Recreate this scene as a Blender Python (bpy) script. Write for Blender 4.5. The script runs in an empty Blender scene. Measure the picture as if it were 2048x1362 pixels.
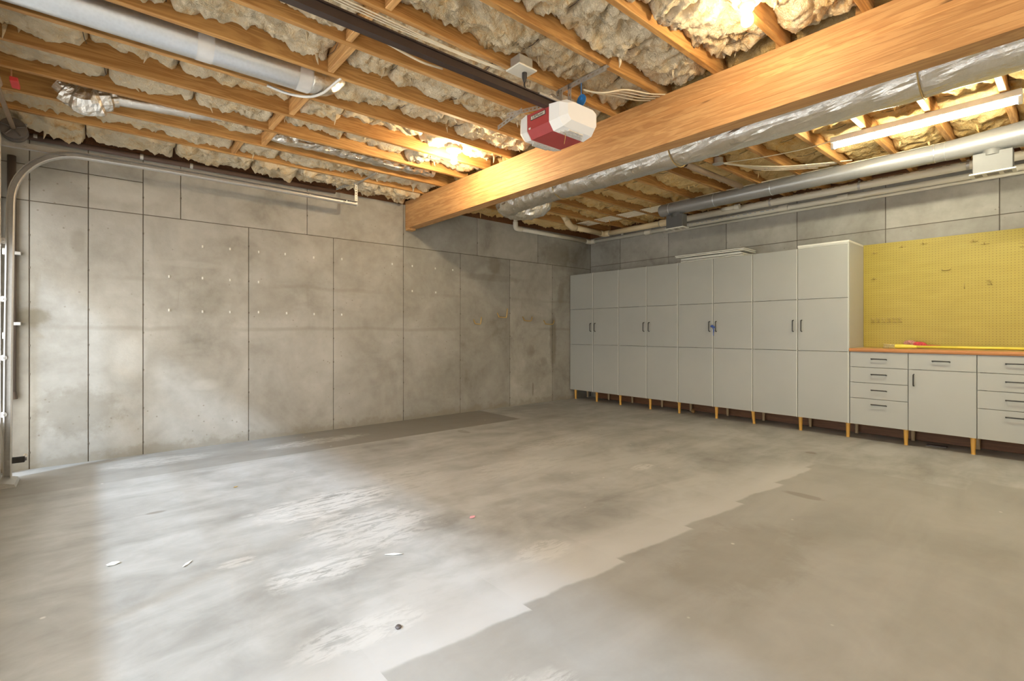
import bpy, math, random
from mathutils import Vector, noise, Matrix
random.seed(7)
R = math.radians
sc = bpy.context.scene
col = sc.collection

# ------------------------------------------------------------------ camera
CX, CY, CZ = -6.758, -5.768, 1.16
cam_d = bpy.data.cameras.new('camera')
cam = bpy.data.objects.new('camera', cam_d)
col.objects.link(cam)
cam.location = (CX, CY, CZ)
cam.rotation_euler = (R(90), 0, -math.atan2(0.649, 0.761))
cam_d.sensor_width = 36.0
cam_d.lens = 984.0 / 2048.0 * 36.0
cam_d.shift_y = -19.0 / 2048.0
cam_d.clip_start = 0.02
sc.camera = cam

# ------------------------------------------------------------------ world, sun, exposure
w = bpy.data.worlds.new('sky')
sc.world = w
w.use_nodes = True
bg = w.node_tree.nodes['Background']
bg.inputs[0].default_value = (0.97, 0.975, 0.965, 1)
bg.inputs[1].default_value = 3.1
sun_d = bpy.data.lights.new('sun', 'SUN')
sun_d.energy = 2.2
sun_d.angle = R(5)
sun_d.color = (0.60, 0.77, 1.0)
sun = bpy.data.objects.new('sun', sun_d)
col.objects.link(sun)
EL, AZ = R(37), R(24)
dirv = Vector((math.cos(EL) * math.cos(AZ), math.cos(EL) * math.sin(AZ), -math.sin(EL)))
sun.rotation_euler = dirv.to_track_quat('-Z', 'Y').to_euler()
sun.location = (-12, -4, 6)
sc.view_settings.view_transform = 'Standard'
sc.view_settings.look = 'None'
sc.view_settings.gamma = 1.0
sc.view_settings.exposure = 1.12
sc.view_settings.use_curve_mapping = False
sc.cycles.caustics_reflective = False
sc.cycles.caustics_refractive = False
sc.cycles.max_bounces = 5
sc.cycles.diffuse_bounces = 4
sc.cycles.glossy_bounces = 2
sc.cycles.sample_clamp_indirect = 6.0

BULB_E = 150.0
BULB_NEAR_WALL_E = 500.0
TUBE_E = 94.0
LENS_E = 0.12

# ------------------------------------------------------------------ node helpers
def new_mat(name):
    m = bpy.data.materials.new(name)
    m.use_nodes = True
    nt = m.node_tree
    b = nt.nodes['Principled BSDF']
    return m, nt, b

def N(nt, typ, **kw):
    n = nt.nodes.new(typ)
    for k, v in kw.items():
        setattr(n, k, v)
    return n

def L(nt, a, b):
    nt.links.new(a, b)

def setin(n, key, v):
    n.inputs[key].default_value = v

def math_n(nt, op, a, b=None, c=None, clamp=False):
    n = N(nt, 'ShaderNodeMath', operation=op)
    n.use_clamp = clamp
    for i, x in enumerate((a, b, c)):
        if x is None:
            continue
        if isinstance(x, (int, float)):
            n.inputs[i].default_value = x
        else:
            L(nt, x, n.inputs[i])
    return n.outputs[0]

def mix_c(nt, fac, a, b, blend='MIX'):
    n = N(nt, 'ShaderNodeMix', data_type='RGBA', blend_type=blend)
    n.clamp_factor = True
    def put(sock, x):
        if isinstance(x, (int, float)):
            sock.default_value = x
        elif isinstance(x, (tuple, list)):
            sock.default_value = (x[0], x[1], x[2], 1)
        else:
            L(nt, x, sock)
    put(n.inputs[0], fac)
    put(n.inputs[6], a)
    put(n.inputs[7], b)
    return n.outputs[2]

def pos_xyz(nt):
    g = N(nt, 'ShaderNodeNewGeometry')
    s = N(nt, 'ShaderNodeSeparateXYZ')
    L(nt, g.outputs['Position'], s.inputs[0])
    return g.outputs['Position'], s.outputs[0], s.outputs[1], s.outputs[2]

def noise_t(nt, vec, scale, detail=4, rough=0.55, dist=0.0, vscale=None, offs=None):
    v = vec
    if vscale is not None or offs is not None:
        mp = N(nt, 'ShaderNodeMapping')
        if vscale is not None:
            mp.inputs['Scale'].default_value = vscale
        if offs is not None:
            mp.inputs['Location'].default_value = offs
        L(nt, vec, mp.inputs[0])
        v = mp.outputs[0]
    n = N(nt, 'ShaderNodeTexNoise')
    setin(n, 'Scale', scale); setin(n, 'Detail', detail); setin(n, 'Roughness', rough); setin(n, 'Distortion', dist)
    L(nt, v, n.inputs['Vector'])
    return n.outputs[0]

def ramp(nt, fac, stops):
    n = N(nt, 'ShaderNodeValToRGB')
    cr = n.color_ramp
    while len(cr.elements) < len(stops):
        cr.elements.new(0.5)
    for e, (p, c) in zip(cr.elements, stops):
        e.position = p
        e.color = (c, c, c, 1) if isinstance(c, (int, float)) else (c[0], c[1], c[2], 1)
    L(nt, fac, n.inputs[0])
    return n.outputs[0]

def sstep(nt, x, a, b):
    n = N(nt, 'ShaderNodeMapRange', interpolation_type='SMOOTHSTEP')
    L(nt, x, n.inputs[0])
    n.inputs[1].default_value = a; n.inputs[2].default_value = b
    n.inputs[3].default_value = 0; n.inputs[4].default_value = 1
    return n.outputs[0]

def bump(nt, b, h, strength=0.3, dist=0.01):
    n = N(nt, 'ShaderNodeBump')
    setin(n, 'Strength', strength); setin(n, 'Distance', dist)
    L(nt, h, n.inputs['Height'])
    L(nt, n.outputs[0], b.inputs['Normal'])

def plain(name, c, rough=0.5, metal=0.0, var=0.06, scale=12.0, bumps=0.0):
    m, nt, b = new_mat(name)
    p, x, y, z = pos_xyz(nt)
    n = noise_t(nt, p, scale, 3)
    f = ramp(nt, n, [(0.3, 0.0), (0.7, 1.0)])
    lo = tuple(k * (1 - var) for k in c)
    hi = tuple(min(1, k * (1 + var)) for k in c)
    L(nt, mix_c(nt, f, lo, hi), b.inputs['Base Color'])
    setin(b, 'Roughness', rough); setin(b, 'Metallic', metal)
    if bumps:
        bump(nt, b, noise_t(nt, p, scale * 6, 4), bumps, 0.004)
    return m

def blob(nt, a, b_, ca, cb, ra, rb, n, wob=0.5, soft=0.35):
    """soft edged stain at (ca, cb) in two world coordinates with a noisy rim"""
    da = math_n(nt, 'DIVIDE', math_n(nt, 'SUBTRACT', a, ca), ra)
    db = math_n(nt, 'DIVIDE', math_n(nt, 'SUBTRACT', b_, cb), rb)
    d = math_n(nt, 'SQRT', math_n(nt, 'ADD', math_n(nt, 'MULTIPLY', da, da), math_n(nt, 'MULTIPLY', db, db)))
    d = math_n(nt, 'ADD', d, math_n(nt, 'MULTIPLY', math_n(nt, 'SUBTRACT', n, 0.5), wob * 2))
    return math_n(nt, 'SUBTRACT', 1.0, sstep(nt, d, 1 - soft, 1 + soft))

# ------------------------------------------------------------------ materials
def wood(name, axis, light, dark, knots=True, rough=0.6, gscale=1.0):
    m, nt, b = new_mat(name)
    g = N(nt, 'ShaderNodeNewGeometry')
    oi = N(nt, 'ShaderNodeObjectInfo')
    add = N(nt, 'ShaderNodeVectorMath', operation='ADD')
    cmb = N(nt, 'ShaderNodeCombineXYZ')
    r10 = math_n(nt, 'MULTIPLY', oi.outputs['Random'], 37.0)
    for i in range(3):
        L(nt, r10, cmb.inputs[i])
    L(nt, g.outputs['Position'], add.inputs[0]); L(nt, cmb.outputs[0], add.inputs[1])
    v = add.outputs[0]
    s = [11.0 * gscale] * 3
    s[axis] = 0.75
    n1 = noise_t(nt, v, 1.0, 5, 0.6, 0.9, vscale=tuple(s))
    s2 = [70.0] * 3
    s2[axis] = 1.6
    n2 = noise_t(nt, v, 1.0, 3, 0.6, 0.2, vscale=tuple(s2))
    s3 = [1.2] * 3
    s3[axis] = 0.5
    n3 = noise_t(nt, v, 1.0, 2, 0.5, 0.0, vscale=tuple(s3))
    wv = math_n(nt, 'SINE', math_n(nt, 'MULTIPLY', n1, 46.0))
    wv = math_n(nt, 'MULTIPLY_ADD', wv, 0.5, 0.5)
    f = math_n(nt, 'MULTIPLY_ADD', wv, 0.5, math_n(nt, 'MULTIPLY', n2, 0.3))
    f = math_n(nt, 'ADD', f, math_n(nt, 'MULTIPLY_ADD', n3, 0.7, -0.35), clamp=True)
    c = mix_c(nt, f, light, dark)
    tint = math_n(nt, 'MULTIPLY_ADD', oi.outputs['Random'], 0.22, 0.89)
    tc = N(nt, 'ShaderNodeCombineColor')
    for i in range(3):
        L(nt, tint, tc.inputs[i])
    c = mix_c(nt, 1.0, c, tc.outputs[0], 'MULTIPLY')
    if knots:
        ks = [4.5] * 3
        ks[axis] = 1.5
        mp = N(nt, 'ShaderNodeMapping'); mp.inputs['Scale'].default_value = tuple(ks)
        L(nt, v, mp.inputs[0])
        vo = N(nt, 'ShaderNodeTexVoronoi'); setin(vo, 'Scale', 0.85)
        L(nt, mp.outputs[0], vo.inputs['Vector'])
        k = math_n(nt, 'SUBTRACT', 1.0, sstep(nt, vo.outputs['Distance'], 0.035, 0.075))
        c = mix_c(nt, math_n(nt, 'MULTIPLY', k, 0.8), c, tuple(q * 0.32 for q in dark))
    L(nt, c, b.inputs['Base Color'])
    setin(b, 'Roughness', rough)
    bump(nt, b, n2, 0.12, 0.002)
    return m

M = {}
M['joist'] = wood('pine_joist', 0, (0.62, 0.345, 0.115), (0.32, 0.13, 0.028))
M['block'] = wood('pine_block', 1, (0.76, 0.44, 0.17), (0.40, 0.17, 0.045))
M['beam'] = wood('glulam', 1, (0.62, 0.355, 0.145), (0.37, 0.165, 0.05), gscale=0.7)
M['plank_dark'] = wood('brown_board', 1, (0.20, 0.085, 0.03), (0.10, 0.04, 0.015), knots=False)
M['subfloor'] = wood('subfloor', 0, (0.5, 0.3, 0.12), (0.34, 0.18, 0.07), knots=False)
M['worktop_edge'] = wood('worktop_edge', 1, (0.58, 0.26, 0.10), (0.46, 0.19, 0.07), knots=False, rough=0.4)
M['worktop'] = wood('worktop_top', 1, (0.66, 0.42, 0.17), (0.55, 0.33, 0.12), knots=False, rough=0.35)

def insulation_mat(nm, tint):
    m, nt, b = new_mat(nm)
    p, x, y, z = pos_xyz(nt)
    n1 = noise_t(nt, p, 5.0, 3, 0.62, 0.8)
    n2 = noise_t(nt, p, 22.0, 3, 0.65, 0.8)
    n3 = noise_t(nt, p, 1.1, 1)
    f = math_n(nt, 'ADD', math_n(nt, 'MULTIPLY', n1, 0.55), math_n(nt, 'MULTIPLY', n2, 0.45))
    f = math_n(nt, 'ADD', f, math_n(nt, 'MULTIPLY_ADD', n3, 0.3, -0.15))
    c = ramp(nt, f, [(0.27, (0.66, 0.40, 0.16)), (0.35, (0.88, 0.68, 0.41)), (0.43, (0.95, 0.84, 0.63)), (0.54, (0.96, 0.91, 0.79))])
    c = mix_c(nt, 1.0, c, tint, 'MULTIPLY')
    L(nt, c, b.inputs['Base Color'])
    setin(b, 'Roughness', 0.95)
    setin(b, 'Specular IOR Level', 0.1)
    bump(nt, b, noise_t(nt, p, 36.0, 5, 0.72, 1.5), 0.9, 0.03)
    return m
M['insul'] = insulation_mat('cream_fibreglass', (1.0, 0.89, 0.735))
M['insul_lamp_tint'] = insulation_mat('lamp_tinted_fibreglass', (1.0, 0.77, 0.42))  # same cream fibreglass, with the yellow lamp light put into its tint

def concrete_wall():
    m, nt, b = new_mat('formed_concrete')
    p, x, y, z = pos_xyz(nt)
    oi = N(nt, 'ShaderNodeObjectInfo')
    n1 = noise_t(nt, p, 1.6, 4, 0.6, 0.6)
    n2 = noise_t(nt, p, 9.0, 4, 0.65)
    n3 = noise_t(nt, p, 0.55, 3, 0.5, 0.3)
    n4 = noise_t(nt, p, 60.0, 3, 0.6)
    f = math_n(nt, 'ADD', math_n(nt, 'MULTIPLY', n1, 0.6), math_n(nt, 'MULTIPLY', n2, 0.25))
    f = math_n(nt, 'ADD', f, math_n(nt, 'MULTIPLY', n3, 0.3))
    c = ramp(nt, f, [(0.38, (0.225, 0.21, 0.18)), (0.50, (0.335, 0.318, 0.278)), (0.62, (0.41, 0.394, 0.352)), (0.76, (0.49, 0.475, 0.435))])
    tint = math_n(nt, 'MULTIPLY_ADD', oi.outputs['Random'], 0.24, 0.86)
    tc = N(nt, 'ShaderNodeCombineColor')
    for i in range(3):
        L(nt, tint, tc.inputs[i])
    c = mix_c(nt, 1.0, c, tc.outputs[0], 'MULTIPLY')
    # bug holes
    vo = N(nt, 'ShaderNodeTexVoronoi'); setin(vo, 'Scale', 13.0); setin(vo, 'Randomness', 1.0)
    L(nt, p, vo.inputs['Vector'])
    hole = math_n(nt, 'SUBTRACT', 1.0, sstep(nt, vo.outputs['Distance'], 0.05, 0.13))
    hole = math_n(nt, 'MULTIPLY', hole, sstep(nt, n1, 0.50, 0.60))
    c = mix_c(nt, math_n(nt, 'MULTIPLY', hole, 0.6), c, (0.20, 0.17, 0.12))
    # vertical run marks under the pour lines
    st = noise_t(nt, p, 1.0, 4, 0.7, 0.4, vscale=(8.0, 8.0, 0.55))
    band = math_n(nt, 'MULTIPLY', sstep(nt, z, 1.25, 1.62), math_n(nt, 'SUBTRACT', 1.0, sstep(nt, z, 1.63, 1.67)))
    run = math_n(nt, 'MULTIPLY', band, sstep(nt, st, 0.58, 0.68))
    c = mix_c(nt, math_n(nt, 'MULTIPLY', run, 0.35), c, (0.25, 0.22, 0.17))
    # pour lines
    for zz, k in ((1.65, 0.28), (1.19, 0.3)):
        zd = math_n(nt, 'ABSOLUTE', math_n(nt, 'ADD', math_n(nt, 'SUBTRACT', z, zz), math_n(nt, 'MULTIPLY_ADD', n1, 0.10, -0.05)))
        ln = math_n(nt, 'SUBTRACT', 1.0, sstep(nt, zd, 0.004, 0.035))
        ln = math_n(nt, 'MULTIPLY', ln, sstep(nt, n3, 0.42, 0.55))
        c = mix_c(nt, math_n(nt, 'MULTIPLY', ln, k), c, (0.22, 0.19, 0.14))
    # grime creeping up from the slab
    gz = math_n(nt, 'ADD', z, math_n(nt, 'MULTIPLY_ADD', n2, -0.34, 0.15))
    gr = math_n(nt, 'SUBTRACT', 1.0, sstep(nt, gz, 0.0, 0.10))
    c = mix_c(nt, math_n(nt, 'MULTIPLY', gr, 0.5), c, (0.22, 0.19, 0.13))
    # damp stains with shapes of their own
    for (cx, cz, rx, rz, k, wob) in ((-0.945, 1.02, 0.075, 0.42, 0.62, 0.35), (-0.76, 1.78, 0.07, 0.2, 0.4, 0.3),
                                     (-2.18, 2.14, 0.13, 0.12, 0.5, 0.5), (-0.85, 2.42, 0.3, 0.22, 0.35, 0.6),
                                     (-1.45, 0.85, 0.09, 0.09, 0.35, 0.4), (-7.14, 1.28, 0.11, 0.07, 0.75, 0.5),
                                     (-6.85, 0.45, 0.28, 0.2, 0.4, 0.7), (-6.85, 1.95, 0.05, 0.12, 0.35, 0.4),
                                     (-1.15, 0.66, 0.07, 0.08, 0.3, 0.4), (-1.4, 0.42, 0.34, 0.2, 0.22, 0.3),
                                     (-0.35, 2.0, 0.35, 0.14, 0.25, 0.6), (-1.4, 0.24, 0.02, 0.1, 0.6, 0.3),
                                     (-5.5, 1.45, 0.55, 0.2, 0.18, 0.4), (-2.2, 1.95, 0.6, 0.05, 0.3, 0.4)):
        k_ = blob(nt, x, z, cx, cz, rx, rz, n2, wob)
        c = mix_c(nt, math_n(nt, 'MULTIPLY', k_, k), c, (0.19, 0.165, 0.115))
    for (cx, cz, rx, rz, k) in ((-6.5, 0.9, 0.12, 0.2, 0.25), (-5.9, 0.62, 0.12, 0.05, 0.2), (-6.0, 1.82, 0.25, 0.03, 0.12), (-6.55, 2.45, 0.3, 0.1, 0.3)):
        k_ = blob(nt, x, z, cx, cz, rx, rz, n2, 0.8)
        c = mix_c(nt, math_n(nt, 'MULTIPLY', k_, k), c, (0.72, 0.71, 0.66))
    L(nt, c, b.inputs['Base Color'])
    setin(b, 'Roughness', 0.85)
    bump(nt, b, math_n(nt, 'ADD', n2, math_n(nt, 'MULTIPLY', n4, 0.4)), 0.25, 0.006)
    return m
M['wall'] = concrete_wall()
M['wall_seam'] = plain('seam_mortar', (0.13, 0.11, 0.085), 0.9)

def concrete_floor():
    m, nt, b = new_mat('slab_concrete')
    p, x, y, z = pos_xyz(nt)
    n1 = noise_t(nt, p, 0.9, 4, 0.6, 0.8)
    n2 = noise_t(nt, p, 5.0, 5, 0.65, 0.5)
    n3 = noise_t(nt, p, 34.0, 2, 0.6)
    nx = noise_t(nt, p, 1.0, 5, 0.6, 0.7, vscale=(0.9, 3.2, 1))
    f = math_n(nt, 'ADD', math_n(nt, 'MULTIPLY', n1, 0.45), math_n(nt, 'MULTIPLY', nx, 0.4))
    f = math_n(nt, 'ADD', f, math_n(nt, 'MULTIPLY', n2, 0.25))
    c = ramp(nt, f, [(0.40, (0.245, 0.24, 0.22)), (0.52, (0.355, 0.352, 0.333)), (0.64, (0.465, 0.464, 0.447))])
    # darker straight-edged strip along the wall and darker jagged-edged area nearer the back
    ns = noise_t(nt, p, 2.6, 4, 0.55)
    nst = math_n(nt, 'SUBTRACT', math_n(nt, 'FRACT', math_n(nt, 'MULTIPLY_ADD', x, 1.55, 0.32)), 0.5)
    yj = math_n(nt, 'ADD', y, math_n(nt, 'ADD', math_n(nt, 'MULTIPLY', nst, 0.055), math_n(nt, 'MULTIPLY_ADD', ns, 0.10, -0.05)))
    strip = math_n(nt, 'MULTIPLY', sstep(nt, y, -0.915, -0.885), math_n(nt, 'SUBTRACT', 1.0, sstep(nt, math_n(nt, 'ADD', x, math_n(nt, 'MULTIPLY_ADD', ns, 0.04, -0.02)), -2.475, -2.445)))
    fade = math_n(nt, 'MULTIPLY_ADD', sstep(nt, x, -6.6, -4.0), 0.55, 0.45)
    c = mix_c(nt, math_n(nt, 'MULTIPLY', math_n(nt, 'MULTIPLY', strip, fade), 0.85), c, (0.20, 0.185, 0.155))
    dark_area = math_n(nt, 'MULTIPLY', math_n(nt, 'SUBTRACT', 1.0, sstep(nt, yj, -4.255, -4.225)), math_n(nt, 'SUBTRACT', 1.0, sstep(nt, math_n(nt, 'ADD', x, math_n(nt, 'MULTIPLY_ADD', ns, 0.05, -0.025)), -1.93, -1.89)))
    dark_area2 = math_n(nt, 'MULTIPLY', math_n(nt, 'SUBTRACT', 1.0, sstep(nt, y, -5.2, -5.17)), math_n(nt, 'SUBTRACT', 1.0, sstep(nt, x, -1.6, -1.54)))
    dark_area = math_n(nt, 'MAXIMUM', dark_area, dark_area2)
    c = mix_c(nt, math_n(nt, 'MULTIPLY', dark_area, 0.6), c, (0.30, 0.29, 0.265))
    # paler rim along the jagged edge of the darker area
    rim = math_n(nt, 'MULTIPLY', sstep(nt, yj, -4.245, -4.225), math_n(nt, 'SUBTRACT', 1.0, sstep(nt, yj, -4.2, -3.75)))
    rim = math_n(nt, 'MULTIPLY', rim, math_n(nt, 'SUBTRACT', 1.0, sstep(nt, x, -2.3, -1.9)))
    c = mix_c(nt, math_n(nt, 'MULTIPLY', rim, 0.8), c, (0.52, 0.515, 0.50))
    rim2 = math_n(nt, 'MULTIPLY', math_n(nt, 'SUBTRACT', 1.0, sstep(nt, y, -1.6, -0.93)), sstep(nt, y, -1.0, -0.9))
    # efflorescence and tyre dust
    streak = noise_t(nt, p, 1.0, 5, 0.75, 0.6, vscale=(7.0, 26.0, 1))
    for (cx, cy, rx, ry, k) in ((-5.55, -2.45, 0.42, 0.22, 0.75), (-5.5, -3.0, 0.35, 0.3, 0.6), (-5.9, -3.35, 0.22, 0.12, 0.7), (-4.9, -2.3, 0.3, 0.3, 0.35),
                                (-4.95, -3.9, 0.16, 0.1, 0.55), (-5.95, -3.95, 0.25, 0.1, 0.5), (-4.0, -2.6, 0.5, 0.2, 0.35), (-3.1, -2.2, 0.45, 0.2, 0.4), (-3.2, -3.3, 0.12, 0.07, 0.7),
                                (-5.75, -4.65, 0.2, 0.15, 0.45), (-6.2, -3.0, 0.1, 0.05, 0.6), (-2.4, -3.0, 0.3, 0.1, 0.25), (-5.0, -0.5, 0.5, 0.12, 0.5), (-6.3, -0.4, 0.4, 0.15, 0.35)):
        k_ = blob(nt, x, y, cx, cy, rx, ry, n2, 0.8, 0.3)
        k_ = math_n(nt, 'MULTIPLY', k_, sstep(nt, streak, 0.40, 0.54))
        c = mix_c(nt, math_n(nt, 'MULTIPLY', k_, k), c, (0.62, 0.61, 0.585))
    for (cx, cy, rx, ry, k) in ((-2.95, -4.47, 0.05, 0.12, 0.45), (-1.55, -4.05, 0.05, 0.05, 0.6), (-6.45, -1.9, 0.06, 0.03, 0.5), (-4.6, -3.2, 0.12, 0.05, 0.15), (-5.15, -3.2, 0.22, 0.09, 0.2), (-3.5, -1.1, 0.05, 0.1, 0.4), (-4.2, -4.6, 0.5, 0.25, 0.2)):
        k_ = blob(nt, x, y, cx, cy, rx, ry, n2, 0.8, 0.25)
        c = mix_c(nt, math_n(nt, 'MULTIPLY', k_, k), c, (0.17, 0.14, 0.10))
    vo = N(nt, 'ShaderNodeTexVoronoi'); setin(vo, 'Scale', 3.6)
    L(nt, p, vo.inputs['Vector'])
    sp = math_n(nt, 'SUBTRACT', 1.0, sstep(nt, vo.outputs['Distance'], 0.02, 0.045))
    c = mix_c(nt, math_n(nt, 'MULTIPLY', sp, 0.6), c, (0.72, 0.71, 0.66))
    L(nt, c, b.inputs['Base Color'])
    rr = math_n(nt, 'MULTIPLY_ADD', n2, 0.25, 0.42)
    L(nt, rr, b.inputs['Roughness'])
    setin(b, 'Specular IOR Level', 0.3)
    bump(nt, b, math_n(nt, 'ADD', n2, math_n(nt, 'MULTIPLY', n3, 0.3)), 0.12, 0.006)
    return m
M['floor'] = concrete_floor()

def foil_mat():
    m, nt, b = new_mat('foil_jacket')
    p, x, y, z = pos_xyz(nt)
    n = noise_t(nt, p, 26.0, 5, 0.7, 1.5)
    L(nt, mix_c(nt, n, (0.80, 0.77, 0.71), (0.93, 0.91, 0.88)), b.inputs['Base Color'])
    setin(b, 'Metallic', 1.0); setin(b, 'Roughness', 0.24)
    bump(nt, b, n, 0.3, 0.02)
    return m
M['foil'] = foil_mat()

def galv_mat(name, c1, c2, metal, rough):
    m, nt, b = new_mat(name)
    p, x, y, z = pos_xyz(nt)
    vo = N(nt, 'ShaderNodeTexVoronoi'); setin(vo, 'Scale', 55.0)
    L(nt, p, vo.inputs['Vector'])
    n = noise_t(nt, p, 4.0, 4)
    f = math_n(nt, 'ADD', math_n(nt, 'MULTIPLY', n, 0.6), math_n(nt, 'MULTIPLY', vo.outputs['Distance'], 0.4))
    L(nt, mix_c(nt, f, c1, c2), b.inputs['Base Color'])
    setin(b, 'Metallic', metal); setin(b, 'Roughness', rough)
    return m
M['galv'] = galv_mat('galvanised', (0.70, 0.73, 0.77), (0.86, 0.90, 0.95), 0.92, 0.36)
M['greyduct'] = galv_mat('grey_painted_duct', (0.27, 0.27, 0.265), (0.32, 0.32, 0.315), 0.4, 0.33)
M['boot'] = plain('grey_boot', (0.10, 0.10, 0.097), 0.5)
M['tape'] = plain('foil_tape', (0.82, 0.82, 0.82), 0.35, 0.4)
M['steel'] = galv_mat('zinc_steel', (0.50, 0.49, 0.47), (0.66, 0.65, 0.62), 0.7, 0.38)
M['track'] = galv_mat('track_steel', (0.46, 0.45, 0.43), (0.60, 0.59, 0.57), 0.55, 0.42)
M['dark_steel'] = plain('dark_rail', (0.062, 0.042, 0.036), 0.4, 0.3)
M['drum'] = plain('cast_drum', (0.12, 0.105, 0.10), 0.5, 0.4)
M['brown_pipe'] = plain('brown_iron_pipe', (0.105, 0.062, 0.045), 0.6)
M['brown_dark'] = plain('bronze_downpipe', (0.12, 0.092, 0.075), 0.55)
M['shaft'] = plain('torsion_tube', (0.36, 0.27, 0.19), 0.5, 0.3)
M['lam'] = plain('grey_laminate', (0.415, 0.418, 0.385), 0.42, 0, 0.02, 3.0)
M['lam_body'] = plain('white_laminate', (0.46, 0.455, 0.43), 0.45, 0, 0.02, 3.0)
M['chip'] = plain('raw_chipboard', (0.34, 0.19, 0.07), 0.8, 0, 0.25, 40.0)
M['handle'] = plain('black_handle', (0.03, 0.028, 0.026), 0.35, 0.2)
M['leg'] = plain('orange_plastic_leg', (0.80, 0.44, 0.09), 0.45)
M['legback'] = plain('pale_plastic_leg', (0.50, 0.36, 0.20), 0.45)
M['pvc'] = plain('white_pvc', (0.78, 0.745, 0.64), 0.35, 0, 0.04, 4.0)
M['pvc_warm'] = plain('warm_tint_pvc', (0.80, 0.66, 0.42), 0.35, 0, 0.04, 4.0)  # white PVC with orange light put into its colour; one cable shares it
M['cable'] = plain('white_cable', (0.80, 0.72, 0.56), 0.5)
M['blackcable'] = plain('black_cable', (0.04, 0.035, 0.032), 0.5)
M['white'] = plain('white_plastic', (0.80, 0.79, 0.76), 0.4)
M['porcelain'] = plain('porcelain', (0.82, 0.80, 0.72), 0.25)
M['red'] = plain('opener_red', (0.40, 0.055, 0.055), 0.35, 0, 0.05)
M['redtag'] = plain('red_tag', (0.72, 0.06, 0.06), 0.5)
M['strapred'] = plain('pale_strap', (0.66, 0.36, 0.20), 0.6)
M['brass'] = plain('brass_wire', (0.58, 0.40, 0.15), 0.4, 0.5)
M['bracket_tan'] = plain('tan_wire', (0.50, 0.38, 0.12), 0.5, 0.2)
M['blue'] = plain('blue_plastic', (0.05, 0.28, 0.75), 0.4)
M['ribbon'] = plain('blue_ribbon', (0.06, 0.12, 0.42), 0.6)
M['black'] = plain('black_plastic', (0.02, 0.02, 0.02), 0.5)
M['wire'] = plain('support_wire', (0.10, 0.07, 0.05), 0.5, 0.3)
M['board'] = plain('white_shelf_board', (0.80, 0.79, 0.72), 0.4, 0, 0.02)
M['yellow'] = plain('yellow_pole', (0.85, 0.74, 0.10), 0.35)
M['straw'] = plain('straw_bristle', (0.68, 0.58, 0.30), 0.9, 0, 0.25, 90.0, 0.6)
M['redbrush'] = plain('red_duster', (0.62, 0.07, 0.09), 0.7, 0, 0.3, 80.0, 0.6)
M['pinkbrush'] = plain('pink_bristle', (0.70, 0.36, 0.30), 0.85, 0, 0.25, 90.0, 0.6)
M['green'] = plain('green_pole', (0.10, 0.30, 0.22), 0.4)
M['doorpaint'] = plain('pale_door_paint', (0.74, 0.73, 0.69), 0.5)
M['plaster'] = plain('painted_block', (0.78, 0.75, 0.69), 0.85)
M['ground'] = plain('driveway', (0.84, 0.81, 0.76), 0.9, 0, 0.15, 3.0)
M['pink'] = plain('pink_paper', (0.80, 0.40, 0.45), 0.8)
M['paper'] = plain('pale_scrap', (0.78, 0.77, 0.70), 0.8)
M['grille_dark'] = plain('register_slots', (0.22, 0.20, 0.16), 0.7)
M['plate_text'] = plain('plate_black', (0.03, 0.03, 0.03), 0.5)
M['plate_bg'] = plain('plate_silver', (0.66, 0.62, 0.52), 0.4, 0.2)
M['pvcprint'] = plain('pipe_print_blue', (0.22, 0.30, 0.50), 0.6)
M['pvcprintk'] = plain('pipe_print_black', (0.16, 0.14, 0.11), 0.6)

def emit(name, c, e, base=(0.9, 0.9, 0.85)):
    m, nt, b = new_mat(name)
    setin(b, 'Base Color', (*base, 1))
    setin(b, 'Emission Color', (*c, 1)); setin(b, 'Emission Strength', e)
    setin(b, 'Roughness', 0.3)
    return m
M['bulb'] = emit('lit_bulb', (1.0, 0.79, 0.50), BULB_E)
M['bulb_wall'] = emit('lit_bulb_by_wall', (1.0, 0.79, 0.50), BULB_NEAR_WALL_E)
M['tube'] = emit('lit_tube', (0.98, 0.92, 0.69), TUBE_E)
M['lens'] = plain('frosted_lens', (0.78, 0.76, 0.73), 0.35)
M['lens_lit'] = emit('lit_lens', (1.0, 0.95, 0.86), LENS_E, (0.60, 0.585, 0.56))
M['lens_clear'] = plain('ribbed_lens', (0.72, 0.70, 0.66), 0.2, 0.1, 0.2, 60.0, 0.5)

def glass_mat():
    m = bpy.data.materials.new('added_door_glazing')
    m.use_nodes = True
    nt = m.node_tree
    nt.nodes.remove(nt.nodes['Principled BSDF'])
    out = nt.nodes['Material Output']
    t = N(nt, 'ShaderNodeBsdfTransparent'); t.inputs[0].default_value = (0.97, 0.97, 0.97, 1)
    g = N(nt, 'ShaderNodeBsdfGlossy'); g.inputs['Roughness'].default_value = 0.05
    mx = N(nt, 'ShaderNodeMixShader'); mx.inputs[0].default_value = 0.08
    L(nt, t.outputs[0], mx.inputs[1]); L(nt, g.outputs[0], mx.inputs[2])
    L(nt, mx.outputs[0], out.inputs[0])
    return m
M['glass'] = glass_mat()

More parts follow.
